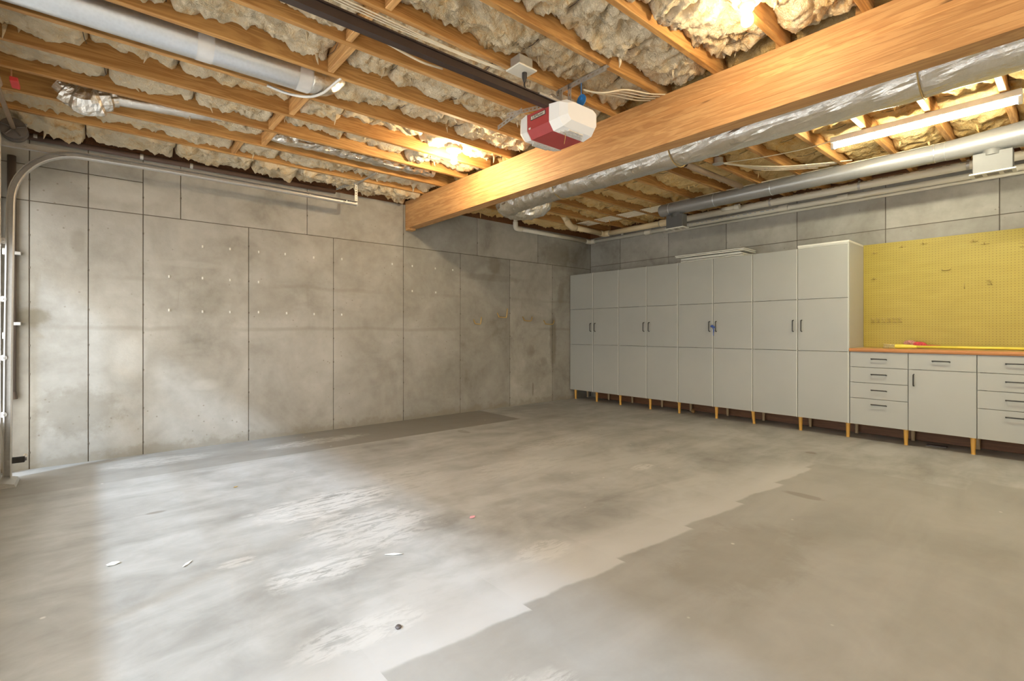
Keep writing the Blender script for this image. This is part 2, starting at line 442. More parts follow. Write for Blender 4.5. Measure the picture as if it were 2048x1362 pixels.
def pegboard_mat():
    m, nt, b = new_mat('yellow_pegboard')
    p, x, y, z = pos_xyz(nt)
    def cell(a):
        f = math_n(nt, 'FRACT', math_n(nt, 'DIVIDE', a, 0.0254))
        return math_n(nt, 'SUBTRACT', f, 0.5)
    a, c_ = cell(math_n(nt, 'ADD', y, 50.0)), cell(z)
    d = math_n(nt, 'SQRT', math_n(nt, 'ADD', math_n(nt, 'MULTIPLY', a, a), math_n(nt, 'MULTIPLY', c_, c_)))
    hole = math_n(nt, 'SUBTRACT', 1.0, sstep(nt, d, 0.10, 0.16))
    n = noise_t(nt, p, 3.0, 4, 0.6, 0.5, vscale=(1, 1, 4))
    c = mix_c(nt, n, (0.385, 0.293, 0.04), (0.47, 0.375, 0.068))
    c = mix_c(nt, hole, c, (0.20, 0.12, 0.03))
    L(nt, c, b.inputs['Base Color'])
    setin(b, 'Roughness', 0.5)
    return m
M['peg'] = pegboard_mat()

# ------------------------------------------------------------------ mesh helpers
ORG = {}

class MB:
    def __init__(s):
        s.v = []; s.f = []
    def add(s, vs, fs):
        o = len(s.v)
        s.v += [tuple(q) for q in vs]
        s.f += [tuple(i + o for i in q) for q in fs]
        return s
    def box(s, x0, x1, y0, y1, z0, z1, bev=0.0):
        if x0 > x1: x0, x1 = x1, x0
        if y0 > y1: y0, y1 = y1, y0
        if z0 > z1: z0, z1 = z1, z0
        if bev <= 0:
            vs = [(x0, y0, z0), (x1, y0, z0), (x1, y1, z0), (x0, y1, z0), (x0, y0, z1), (x1, y0, z1), (x1, y1, z1), (x0, y1, z1)]
            fs = [(3, 2, 1, 0), (4, 5, 6, 7), (0, 1, 5, 4), (1, 2, 6, 5), (2, 3, 7, 6), (3, 0, 4, 7)]
            return s.add(vs, fs)
        b = bev
        vs = []; idx = {}
        for ix, X in ((0, x0), (1, x1)):
            for iy, Y in ((0, y0), (1, y1)):
                for iz, Z in ((0, z0), (1, z1)):
                    sx, sy, sz = (b if ix == 0 else -b), (b if iy == 0 else -b), (b if iz == 0 else -b)
                    idx[ix, iy, iz, 'x'] = len(vs); vs.append((X, Y + sy, Z + sz))
                    idx[ix, iy, iz, 'y'] = len(vs); vs.append((X + sx, Y, Z + sz))
                    idx[ix, iy, iz, 'z'] = len(vs); vs.append((X + sx, Y + sy, Z))
        fs = []
        for ax, k in enumerate('xyz'):
            for e in (0, 1):
                o = [q for q in range(3) if q != ax]
                loop = []
                for a, c in ((0, 0), (1, 0), (1, 1), (0, 1)):
                    t = [0, 0, 0]; t[ax] = e; t[o[0]] = a; t[o[1]] = c
                    loop.append(idx[t[0], t[1], t[2], k])
                if (e == 1) == (ax == 1): loop.reverse()
                fs.append(tuple(loop))
        for ax in range(3):
            o = [q for q in range(3) if q != ax]
            for a in (0, 1):
                for c in (0, 1):
                    t0 = [0, 0, 0]; t1 = [0, 0, 0]
                    t0[o[0]] = t1[o[0]] = a; t0[o[1]] = t1[o[1]] = c; t1[ax] = 1
                    k0, k1 = 'xyz'[o[0]], 'xyz'[o[1]]
                    q = (idx[t0[0], t0[1], t0[2], k0], idx[t1[0], t1[1], t1[2], k0], idx[t1[0], t1[1], t1[2], k1], idx[t0[0], t0[1], t0[2], k1])
                    fs.append(q)
        for ix in (0, 1):
            for iy in (0, 1):
                for iz in (0, 1):
                    fs.append((idx[ix, iy, iz, 'x'], idx[ix, iy, iz, 'y'], idx[ix, iy, iz, 'z']))
        return s.add(vs, fs)
    def prism(s, prof, axis, a0, a1):
        """closed 2D profile extruded along an axis (0 x, 1 y, 2 z)"""
        n = len(prof); vs = []
        for a in (a0, a1):
            for p, q in prof:
                vs.append((a, p, q) if axis == 0 else (p, a, q) if axis == 1 else (p, q, a))
        fs = [tuple(range(n)), tuple(range(2 * n - 1, n - 1, -1))]
        for i in range(n):
            j = (i + 1) % n
            fs.append((i, i + n, j + n, j))
        return s.add(vs, fs)
    def tube(s, pts, r, n=12, cap=True, rfun=None):
        pts = [Vector(p) for p in pts]
        rings = []
        up = None
        for i, p in enumerate(pts):
            if i == 0: t = pts[1] - p
            elif i == len(pts) - 1: t = p - pts[i - 1]
            else: t = (pts[i + 1] - p).normalized() + (p - pts[i - 1]).normalized()
            t.normalize()
            if up is None:
                up = Vector((0, 0, 1)) if abs(t.z) < 0.9 else Vector((1, 0, 0))
            side = t.cross(up).normalized()
            up = side.cross(t).normalized()
            rr = r[i] if isinstance(r, (list, tuple)) else r
            ring = []
            for k in range(n):
                a = 2 * math.pi * k / n
                d = side * math.cos(a) + up * math.sin(a)
                q = rr if rfun is None else rr * rfun(p, d, i)
                ring.append(p + d * q)
            rings.append(ring)
        vs = [v for ring in rings for v in ring]
        fs = []
        for i in range(len(rings) - 1):
            for k in range(n):
                a = i * n + k; b = i * n + (k + 1) % n
                fs.append((a, b, b + n, a + n))
        if cap:
            fs.append(tuple(range(n - 1, -1, -1)))
            fs.append(tuple((len(rings) - 1) * n + k for k in range(n)))
        return s.add(vs, fs)
    def pipe(s, p0, p1, ro, ri, n=14):
        """open ended hollow pipe"""
        p0, p1 = Vector(p0), Vector(p1)
        t = (p1 - p0).normalized()
        up = Vector((0, 0, 1)) if abs(t.z) < 0.9 else Vector((1, 0, 0))
        a_ = t.cross(up).normalized(); b_ = a_.cross(t)
        vs = []
        for p in (p0, p1):
            for r in (ro, ri):
                for k in range(n):
                    a = 2 * math.pi * k / n
                    vs.append(p + (a_ * math.cos(a) + b_ * math.sin(a)) * r)
        fs = []
        for k in range(n):
            j = (k + 1) % n
            fs += [(k, j, j + 2 * n, k + 2 * n), (k + n, k + 3 * n, j + 3 * n, j + n), (k, k + n, j + n, j), (k + 2 * n, j + 2 * n, j + 3 * n, k + 3 * n)]
        return s.add(vs, fs)
    def lathe(s, c, prof, n=20, axis='z'):
        """profile of (radius, height) turned about an axis through c"""
        vs = []; fs = []
        for r, h in prof:
            for k in range(n):
                a = 2 * math.pi * k / n
                u, v_ = r * math.cos(a), r * math.sin(a)
                if axis == 'z': q = (c[0] + u, c[1] + v_, c[2] + h)
                elif axis == 'y': q = (c[0] + u, c[1] + h, c[2] + v_)
                else: q = (c[0] + h, c[1] + u, c[2] + v_)
                vs.append(q)
        for i in range(len(prof) - 1):
            for k in range(n):
                a = i * n + k; b = i * n + (k + 1) % n
                fs.append((a, b, b + n, a + n))
        fs.append(tuple(range(n - 1, -1, -1)))
        fs.append(tuple((len(prof) - 1) * n + k for k in range(n)))
        return s.add(vs, fs)
    def build(s, name, mat, parent=None, smooth=False, origin=None):
        if parent is not None:
            o = ORG[parent.name]
        elif origin is not None:
            o = Vector(origin)
        else:
            xs = [p[0] for p in s.v]; ys = [p[1] for p in s.v]; zs = [p[2] for p in s.v]
            o = Vector(((min(xs) + max(xs)) / 2, (min(ys) + max(ys)) / 2, min(zs)))
        me = bpy.data.meshes.new(name)
        me.from_pydata([(p[0] - o.x, p[1] - o.y, p[2] - o.z) for p in s.v], [], s.f)
        me.materials.append(M[mat] if isinstance(mat, str) else mat)
        me.validate()
        if smooth:
            for p in me.polygons: p.use_smooth = True
            if smooth == 'auto':
                try:
                    me.set_sharp_from_angle(angle=R(40))
                except Exception:
                    pass
        me.update()
        ob = bpy.data.objects.new(name, me)
        col.objects.link(ob)
        if parent is not None:
            ob.parent = parent
        else:
            ob.location = o
        ORG[ob.name] = o
        return ob

def tag(o, label=None, cat=None, group=None, kind=None):
    if label: o['label'] = label
    if cat: o['category'] = cat
    if group: o['group'] = group
    if kind: o['kind'] = kind
    return o

def thing(name, label, cat, loc, group=None):
    o = bpy.data.objects.new(name, None)
    o.empty_display_size = 0.05
    col.objects.link(o)
    o.location = loc
    ORG[o.name] = Vector(loc)
    return tag(o, label, cat, group)

def fb(p, s, o=4):
    return noise.fractal(Vector(p) * s, 0.9, 2.1, o)

def curve_pts(pts, n=8):
    """Catmull-Rom through points"""
    P = [Vector(p) for p in pts]
    P = [P[0] * 2 - P[1]] + P + [P[-1] * 2 - P[-2]]
    out = []
    for i in range(1, len(P) - 2):
        a, b, c, d = P[i - 1], P[i], P[i + 1], P[i + 2]
        for k in range(n):
            t = k / n
            out.append(0.5 * ((2 * b) + (c - a) * t + (2 * a - 5 * b + 4 * c - d) * t * t + (3 * b - a - 3 * c + d) * t ** 3))
    out.append(P[-2])
    return out

ORD = ['first', 'second', 'third', 'fourth', 'fifth', 'sixth', 'seventh', 'eighth', 'ninth', 'tenth', 'eleventh', 'twelfth', 'thirteenth', 'fourteenth', 'fifteenth', 'sixteenth']

# ================================================================== THE SETTING
XD = -7.30          # inner face of the garage door
YB = -7.1           # back wall behind the camera
ZJ = 2.84           # underside of the joists
ZC = 3.075          # underside of the subfloor
WT = 2.80           # top of the concrete

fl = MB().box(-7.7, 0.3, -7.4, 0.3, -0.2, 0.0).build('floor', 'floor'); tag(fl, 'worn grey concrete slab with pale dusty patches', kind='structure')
ce = MB().box(-7.6, 0.3, -7.4, 0.3, ZC, ZC + 0.05).build('ceiling', 'subfloor'); tag(ce, 'plywood subfloor above the joists', kind='structure')

# concrete wall on the left with its form panels
wl = MB().box(-7.55, 0.25, 0.006, 0.25, 0.0, WT).build('wall_left', 'wall_seam', origin=(0, 0, 0)); tag(wl, 'grey cast concrete wall with form panel seams', kind='structure')
lx = [-7.55, -7.16, -6.785, -6.395, -5.50, -4.60, -3.69, -2.80, -1.88, -0.96, 0.0]
ux = [-7.55, -7.16, -6.785, -6.395, -6.10, -4.90, -3.69, -2.50, -1.29, 0.0]
G = 0.0035
def panel(x0, x1, z0, z1):
    MB().box(x0 + G, x1 - G, 0.0, 0.02, z0 + G, z1 - G, 0.002).build('panel', 'wall', wl)
for a, b in zip(lx[:-1], lx[1:]):
    panel(a, b, -0.01, 2.255)
for a, b in zip(ux[:-1], ux[1:]):
    if b < -6.38:
        panel(a, b, 2.255, 2.555); panel(a, b, 2.555, WT + 0.004)
    else:
        panel(a, b, 2.255, WT + 0.004)
for xs, zz in [(q, (0.16, 0.47, 0.78, 1.09, 1.40, 1.71, 2.02)) for q in lx[1:-1]] + [(q, (2.42,)) for q in ux[1:-1]]:
    for z_ in zz:
        dz = random.uniform(-0.06, 0.06)
        MB().prism([(xs - 0.006, z_ + dz - 0.007), (xs + 0.005, z_ + dz - 0.012), (xs + 0.007, z_ + dz + 0.006), (xs - 0.003, z_ + dz + 0.013)], 1, -0.0012, 0.004).build('tie_mark', 'wall_seam', wl)
# right wall
wr = MB().box(0.006, 0.25, -7.4, 0.0, 0.0, WT).build('wall_right', 'wall_seam', origin=(0, 0, 0)); tag(wr, 'grey cast concrete wall behind the cabinets', kind='structure')
ry = [0.0, -0.65, -1.56, -2.47, -3.38, -4.29, -5.20, -6.11, -7.02]
for a, b in zip(ry[:-1], ry[1:]):
    for z0, z1 in ((-0.01, 2.30), (2.30, WT + 0.004)):
        MB().box(0.0, 0.02, b + G, a - G, z0 + G, z1 - G, 0.002).build('panel', 'wall', wr)
wb = MB().box(-7.6, 0.25, YB - 0.15, YB, 0, ZC).build('wall_back', 'plaster'); tag(wb, 'plain wall at the near side of the garage', kind='structure')
# door wall: header, end jamb and far jamb
wd = MB().box(-7.55, XD - 0.05, YB, 0.0, 2.27, ZC).box(-7.55, XD - 0.03, -0.10, 0.0, 0, 2.27).box(-7.55, XD - 0.05, YB, -6.70, 0, 2.27).build('wall_door', 'doorpaint')
tag(wd, 'framed wall around the garage door', kind='structure')
sp = MB().box(-7.55, 0.25, 0.0, 0.25, WT, ZC).build('trim_1', 'plank_dark'); tag(sp, 'dark sill and rim board on top of the wall', kind='structure')
sp2 = MB().box(0.0, 0.25, -7.1, 0.0, WT, ZC).build('trim_2', 'plank_dark'); tag(sp2, 'dark sill and rim board above the cabinet wall', kind='structure')
ev = MB().box(-8.45, -7.55, -8, 1.0, 2.72, 2.80).build('added_eave', 'doorpaint'); tag(ev, 'added unseen eave outside, placed to screen high sky light', kind='structure')  # eave added out of view to hold back high sky light
gr = MB().box(-40, -7.7, -30, 20, -0.15, -0.02).build('ground', 'ground'); tag(gr, 'concrete driveway outside the door', kind='structure')

# ------------------------------------------------------------------ joists and beam
JF = [-0.455, -0.867, -1.28, -1.69, -2.10, -2.52, -2.93, -3.34, -3.755, -4.17, -4.58, -4.99, -5.40, -5.81, -6.22, -6.63]
BX0, BX1 = -3.665, -3.535
for i, yf in enumerate(JF):
    o = MB().box(-7.45, -3.60, yf - 0.038, yf, ZJ, ZC, 0.003).build('floor_joist', 'joist')
    tag(o, '%s pine floor joist from the concrete wall, on the opener side of the beam' % ORD[i], 'joist', 'joists on the opener side of the beam')
for i, yf in enumerate(JF):
    o = MB().box(-3.62, 0.0, yf + 0.004, yf + 0.042, ZJ, ZC, 0.003).build('floor_joist', 'joist')
    tag(o, '%s pine floor joist from the concrete wall, on the cabinet side of the beam' % ORD[i], 'joist', 'joists on the cabinet side of the beam')

bm_ = thing('glulam_beam', 'long laminated timber beam carrying the ceiling joists', 'beam', (-3.6, -3.4, 2.49))
nl = 9
for k in range(nl):
    z0 = 2.49 + (ZJ - 2.49) * k / nl; z1 = 2.49 + (ZJ - 2.49) * (k + 1) / nl
    o = MB().box(BX0 + 0.0006 * (k % 2), BX1 - 0.0006 * (k % 2), -7.1, -0.005, z0, z1, 0.0012).build('lamination', 'beam', bm_)
o = MB().box(BX0 + 0.005, BX1 - 0.03, -0.10, -0.003, 2.462, 2.49, 0.003).build('bearing_block', 'beam', bm_)

# blocking between joists (one staggered row on each side)
def gaps(shift):
    out = []
    for a, b in zip(JF[:-1], JF[1:]):
        out.append((b + shift, a + shift - 0.038))
    return out
bl = 0
for i, (y0, y1) in enumerate(gaps(0.0)):
    if i in (4, 11, 12, 13, 14):
        continue
    xx = -5.62 + (0.025 if i % 2 else -0.02) + (-0.12 if i == 0 else 0)
    o = MB().box(xx, xx + 0.038, y0 + 0.001, y1 - 0.001, ZJ + 0.005, ZC - 0.002, 0.003).build('joist_blocking', 'block')
    tag(o, 'short pine block bridging the %s pair of joists from the concrete wall, opener side' % ORD[i], 'wood block', 'bridging blocks in the opener side bays')
for i, (y0, y1) in enumerate(gaps(0.042)):
    if i > 11: continue
    xx = -2.42 + (0.02 if i % 2 else -0.02)
    o = MB().box(xx, xx + 0.038, y0 + 0.001, y1 - 0.001, ZJ + 0.01, ZC - 0.002, 0.003).build('joist_blocking', 'block')
    tag(o, 'short pine block bridging the %s pair of joists from the concrete wall, beyond the beam' % ORD[i], 'wood block', 'bridging blocks in the cabinet side bays')

# ------------------------------------------------------------------ insulation batts
def batt(x0, x1, y0, y1, zb, res, seed, lump=0.028, tufts=2, label='', group='', yraise=0.02, mat='insul'):
    rnd = random.Random(seed)
    nx = max(6, int((x1 - x0) / res)); ny = max(5, int((y1 - y0) / res))
    off = Vector((rnd.uniform(-50, 50), rnd.uniform(-50, 50), rnd.uniform(-50, 50)))
    m = MB(); vs = []
    for i in range(nx + 1):
        u = i / nx
        for j in range(ny + 1):
            v = j / ny
            x = x0 + (x1 - x0) * u; y = y0 + (y1 - y0) * v
            p = Vector((x, y, 0)) + off
            q = Vector((x * 0.7, y * 1.2, 0.3)) + off
            n1 = noise.noise(q * 5.0)
            wv = Vector((noise.noise(q * 4.0), noise.noise(q * 4.0 + Vector((7, 3, 1))), 0)) * 0.11
            n2 = abs(noise.noise((p + wv) * 8.5))
            n3 = abs(noise.noise((p + wv * 1.5) * 20.0))
            n4 = noise.noise(p * 47.0)
            z = zb + lump * (0.8 * n1 + 1.7 * (n2 - 0.28) + 1.15 * (n3 - 0.28)) + 0.009 * n4
            ex = min(u * (x1 - x0), (1 - u) * (x1 - x0))
            z += 0.05 * max(0, 1 - ex / 0.055) ** 2
            ey = min(v * (y1 - y0), (1 - v) * (y1 - y0))
            z += (yraise + 0.025 * (n1 + 0.5)) * max(0, 1 - ey / 0.05) ** 2
            z = min(z, ZC - 0.02)
            if 0 < i < nx and 0 < j < ny:
                x += 0.012 * noise.noise(p * 19.0 + Vector((9, 0, 0)))
                y += 0.012 * noise.noise(p * 19.0 + Vector((0, 9, 0)))
            elif i in (0, nx):
                x += 0.022 * abs(noise.noise(p * 8.0)) * (-1 if i else 1)
            x = min(max(x, x0), x1); y = min(max(y, y0), y1)
            vs.append((x, y, z))
    fs = []
    W = ny + 1
    for i in range(nx):
        for j in range(ny):
            a = i * W + j
            fs.append((a, a + 1, a + W + 1, a + W))
    # skirts up to the subfloor
    base = len(vs)
    rim = [i * W for i in range(nx + 1)] + [nx * W + j for j in range(1, ny + 1)] + [i * W + ny for i in range(nx - 1, -1, -1)] + [j for j in range(ny - 1, 0, -1)]
    for r_ in rim:
        vs.append((vs[r_][0], vs[r_][1], ZC - 0.003))
    nr = len(rim)
    for k in range(nr):
        fs.append((rim[k], rim[(k + 1) % nr], base + (k + 1) % nr, base + k))
    m.add(vs, fs)
    # hanging wisps
    for t in range(tufts):
        u = rnd.uniform(0.08, 0.92); v = rnd.uniform(0.08, 0.95)
        x = x0 + (x1 - x0) * u; y = y0 + (y1 - y0) * v
        ln = rnd.uniform(0.02, 0.075); dx = rnd.uniform(-0.025, 0.025); dy = rnd.uniform(-0.02, 0.02)
        z = vs[int(u * nx) * W + int(v * ny)][2]
        m.tube([(x, y, z + 0.02), (x + dx * 0.4, y + dy * 0.3, z - ln * 0.45), (x + dx, y + dy, z - ln)], [0.014, 0.008, 0.0015], 5)
    o = m.build('insulation_batt', mat, smooth=True, origin=((x0 + x1) / 2, (y0 + y1) / 2, ZC))
    tag(o, label, 'insulation', group)
    return o

SEED = 100
def fill_bay(bi, y0, y1, cuts, side, res, zfun, grp, wire=True, lump=0.028, block=None):
    global SEED
    cuts = list(cuts)
    segs = []
    for k in range(len(cuts) - 1):
        segs.append([cuts[k], cuts[k + 1]])
    if block is not None:
        kb = min(range(1, len(cuts) - 1), key=lambda q: abs(cuts[q] - block))
        segs[kb - 1][1] = block - 0.001
        segs[kb][0] = block + 0.039
    n = len(segs)
    for k in range(n):
        SEED += 1
        x0, x1 = segs[k][0] + 0.002, segs[k][1] - 0.002
        zb = zfun(bi, k, (x0 + x1) / 2)
        if zb is None:
            continue
        where = 'opener side of the beam' if side == 'L' else 'cabinet side of the beam'
        end = 'garage door' if side == 'L' else 'beam'
        bay = 'strip between the concrete wall and the first joist' if bi < 0 else '%s joist bay from the concrete wall' % ORD[bi]
        lab = 'fluffy cream insulation batt, %s from the %s, in the %s, %s' % (ORD[k], end, bay, where)
        if len(lab.split()) > 16:
            bay = 'strip beside the concrete wall' if bi < 0 else '%s bay from the wall' % ORD[bi]
            lab = 'cream insulation batt, %s from %s, %s, %s' % (ORD[k], end, bay, 'opener side' if side == 'L' else 'cabinet side')
        tight = zb >= 2.99
        o = batt(x0, x1, y0 + 0.002, y1 - 0.002, zb, res, SEED, 0.008 if tight else lump, 0 if tight else random.Random(SEED).choice([0, 1, 2, 3])  , lab, grp, 0.02, 'insul' if side == 'L' else 'insul_lamp_tint')
        if wire and k < n - 1:
            xx = x1 - 0.006
            MB().tube(curve_pts([(xx - 0.03, y0 + 0.005, zb + 0.03), (xx - 0.012, (y0 + y1) / 2, zb - 0.012), (xx, y1 - 0.005, zb + 0.03)], 4), 0.0022, 5).build('support_wire', 'wire', o)

rb = random.Random(5)
def cuts_for(a, b, step):
    out = [a]
    while out[-1] < b - step * 1.4:
        out.append(out[-1] + step * rb.uniform(0.75, 1.25))
    out.append(b)
    return out
def zL(bi, k, x):
    r_ = random.Random(bi * 31 + k * 7 + 3)
    z = ZJ + 0.082 + r_.uniform(-0.03, 0.03)
    if bi < 0: z = ZJ - 0.005 + r_.uniform(-0.02, 0.02)
    if bi == 0: z = ZJ + 0.05
    if bi == 4 and x < -5.45: z = 3.015
    if bi == 1 and (x > -5.6): z = 3.0
    if bi == 1 and x < -6.25: z = 3.0
    if bi >= 7: z = ZJ + 0.07 + r_.uniform(-0.015, 0.02)
    return z
GL = 'insulation batts on the opener side of the beam'
for bi, (y0, y1) in enumerate(gaps(0.0)):
    res = 0.018 if bi < 4 else (0.0135 if bi < 11 else 0.035)
    cu = cuts_for(-7.42, -3.625, 0.62)
    if bi == 1: cu = [-7.42, -6.85, -6.28, -5.66, -4.9, -4.3, -3.625]
    if bi == 4: cu = [-7.42, -6.6, -6.0, -5.42, -4.9, -4.35, -3.625]
    fill_bay(bi, y0, y1, cu, 'L', res, zL, GL, lump=0.06 if bi >= 7 else 0.046, block=None if bi in (4, 11, 12, 13, 14) else -5.62 + (0.025 if bi % 2 else -0.02) + (-0.12 if bi == 0 else 0))
fill_bay(-1, JF[0], -0.085, cuts_for(-7.42, BX0 - 0.01, 0.55), 'L', 0.018, zL, GL, wire=False, lump=0.062)
def zR(bi, k, x):
    r_ = random.Random(bi * 17 + k * 5 + 90)
    z = ZJ + 0.075 + r_.uniform(-0.03, 0.035)
    if bi < 0: z = ZJ - 0.0 + r_.uniform(-0.02, 0.03)
    return z
GR = 'insulation batts on the cabinet side of the beam'
for bi, (y0, y1) in enumerate(gaps(0.042)):
    if bi > 12: continue
    fill_bay(bi, y0, y1, [-3.5, -2.95, -2.44, -1.85, -1.3, -0.62, -0.03], 'R', 0.024, zR, GR, lump=0.042, block=-2.42 + (0.02 if bi % 2 else -0.02) if bi < 12 else None)
fill_bay(-1, JF[0] + 0.042, -0.105, [BX1 + 0.01, -2.9, -2.3, -1.75, -1.1, -0.5, -0.03], 'R', 0.027, zR, GR, wire=False, lump=0.045)

# ------------------------------------------------------------------ tall cabinets
XF = -0.545                                   # front face of the doors
PW = 0.5095
YL = [-0.012 - PW * k for k in range(9)]
ZB, Z1, Z2, ZT = 0.165, 0.935, 1.523, 2.11
def bar_handle_v(parent, y, z0, z1):
    MB().tube(curve_pts([(XF + 0.001, y, z1), (XF - 0.024, y, z1 - 0.004), (XF - 0.03, y, z1 - 0.02), (XF - 0.03, y, z0 + 0.02), (XF - 0.024, y, z0 + 0.004), (XF + 0.001, y, z0)], 4), 0.0055, 8).build('handle', 'handle', parent, True)
def bar_handle_h(parent, y, z, wd_=0.125):
    MB().tube(curve_pts([(XF + 0.001, y - wd_ / 2, z - 0.006), (XF - 0.022, y - wd_ / 2, z), (XF - 0.03, y - wd_ / 2 + 0.012, z), (XF - 0.03, y + wd_ / 2 - 0.012, z), (XF - 0.022, y + wd_ / 2, z), (XF + 0.001, y + wd_ / 2, z - 0.006)], 4), 0.0055, 8).build('handle', 'handle', parent, True)
def leg(parent, x, y, mat, z1=ZB, lean=0.0):
    m = MB()
    h = z1
    m.tube([(x, y + lean, 0.0), (x, y + lean, 0.012), (x, y + lean * 0.9, 0.013), (x, y, h - 0.014), (x, y, h - 0.012), (x, y, h + 0.003)], [0.017, 0.017, 0.0155, 0.021, 0.033, 0.033], 14)
    m.build('leg', mat, parent, 'auto')
desc = ['grey two-door tall cabinet against the concrete wall corner', 'grey two-door tall cabinet, second from the corner',
        'grey two-door tall cabinet with blue ribbon tied on its handles', 'grey two-door tall cabinet beside the yellow pegboard, taller by its top board']
for u in range(4):
    ya, ym, yb = YL[2 * u], YL[2 * u + 1], YL[2 * u + 2]
    t = thing('tall_cabinet', desc[u], 'cabinet', (-0.3, ym, 0.0), 'tall storage cabinets')
    MB().box(XF + 0.02, -0.04, yb + 0.001, yb + 0.019, ZB, ZT).box(XF + 0.02, -0.04, ya - 0.019, ya - 0.001, ZB, ZT).box(XF + 0.02, -0.04, yb + 0.019, ya - 0.019, ZT - 0.019, ZT).box(-0.046, -0.04, yb + 0.019, ya - 0.019, ZB, ZT).build('body', 'lam_body', t)
    MB().box(XF + 0.02, -0.04, yb + 0.001, ya - 0.001, ZB - 0.002, ZB + 0.016).build('bottom_panel', 'chip', t)
    for c in (0, 1):
        y1, y0 = YL[2 * u + c], YL[2 * u + c + 1]
        for k, (z0, z1) in enumerate(((ZB, Z1), (Z1, Z2), (Z2, ZT))):
            d = MB().box(XF, XF + 0.018, y0 + 0.003, y1 - 0.003, z0 + 0.0022, z1 - 0.0022, 0.001).build('door_panel', 'lam', t)
            if k == 1:
                hy = ym + (0.045 if c == 0 else -0.045)
                bar_handle_v(d, hy, 1.155, 1.285)
        MB().box(XF - 0.0015, XF + 0.016, y0 + 0.0032, y0 + 0.0095, ZB, ZT).build('edge_band', 'board', t)
    ys = [ya - 0.045] if u == 0 else []
    for y in ys + [ym, yb + 0.035]:
        leg(t, -0.45, y, 'leg', lean=-0.012 if (u == 2 and y == yb + 0.035) else 0.0)
        leg(t, -0.14, y, 'legback')
    if u == 3:
        MB().box(XF - 0.012, -0.035, yb - 0.004, ym - 0.004, ZT + 0.012, ZT + 0.034, 0.002).box(XF + 0.0, -0.04, yb + 0.001, ym - 0.006, ZT, ZT + 0.012).build('top_board', 'board', t)
        MB().box(XF + 0.0, -0.035, yb - 0.003, yb + 0.001, ZB, ZT + 0.012).build('side_panel', 'lam_body', t)

# base cabinets
BY = [YL[8] - 0.006, YL[8] - 0.006 - 0.50, YL[8] - 0.006 - 1.003, YL[8] - 0.006 - 1.51]
ZBT = 0.938
bdesc = ['grey four-drawer base cabinet next to the tall cabinets', 'grey base cabinet with one drawer over a single door', 'grey four-drawer base cabinet under the pegboard at the picture edge']
for u in range(3):
    ya, yb = BY[u], BY[u + 1]
    t = thing('base_cabinet', bdesc[u], 'cabinet', (-0.3, (ya + yb) / 2, 0), 'base cabinets under the worktop')
    MB().box(XF + 0.02, -0.04, yb + 0.001, yb + 0.019, ZB, ZBT).box(XF + 0.02, -0.04, ya - 0.019, ya - 0.001, ZB, ZBT).box(-0.046, -0.04, yb + 0.019, ya - 0.019, ZB, ZBT).box(XF + 0.02, -0.04, yb + 0.019, ya - 0.019, ZBT - 0.019, ZBT).build('body', 'lam_body', t)
    MB().box(XF + 0.02, -0.04, yb + 0.001, ya - 0.001, ZB - 0.002, ZB + 0.016).build('bottom_panel', 'chip', t)
    zs = [0.165, 0.447, 0.613, 0.776, 0.936]
    if u == 1:
        d = MB().box(XF, XF + 0.018, yb + 0.003, ya - 0.003, 0.776 + 0.0022, 0.936, 0.001).build('drawer', 'lam', t)
        bar_handle_h(d, (ya + yb) / 2, 0.868)
        d = MB().box(XF, XF + 0.018, yb + 0.003, ya - 0.003, 0.1665, 0.776 - 0.0022, 0.001).build('door', 'lam', t)
        bar_handle_v(d, ya - 0.045, 0.615, 0.73)
    else:
        for k in range(4):
            d = MB().box(XF, XF + 0.018, yb + 0.003, ya - 0.003, zs[k] + 0.0022, zs[k + 1] - 0.0022, 0.001).build('drawer', 'lam', t)
            zc = (zs[k] + zs[k + 1]) / 2 + (0.012 if k else 0.085)
            bar_handle_h(d, (ya + yb) / 2 + (-0.01 if u == 0 else 0.0), zc)
    leg(t, -0.45, yb + 0.035, 'leg')
    leg(t, -0.14, yb + 0.035, 'legback')
wt = thing('worktop', 'long wood-edged worktop over the base cabinets', 'worktop', (-0.3, -4.9, ZBT))
MB().box(XF - 0.004, -0.036, BY[3], YL[8] - 0.004, ZBT + 0.001, 0.976, 0.002).build('top', 'worktop', wt)
MB().prism([(XF - 0.004, ZBT + 0.0012), (XF - 0.014, ZBT + 0.004), (XF - 0.018, 0.957), (XF - 0.014, 0.973), (XF - 0.004, 0.9765)], 1, BY[3], YL[8] - 0.004).build('edge_strip', 'worktop_edge', wt)
o = MB().box(-0.10, -0.075, -5.6, -0.25, 0.002, 0.12, 0.003).build('skirting_plank', 'plank_dark'); tag(o, 'dark brown plank on edge behind the cabinet legs', 'plank')
o = MB().box(-0.035, -0.028, BY[3], YL[8] - 0.004, 0.977, 2.14, 0.001).build('pegboard', 'peg'); tag(o, 'yellow perforated pegboard above the worktop', 'pegboard')

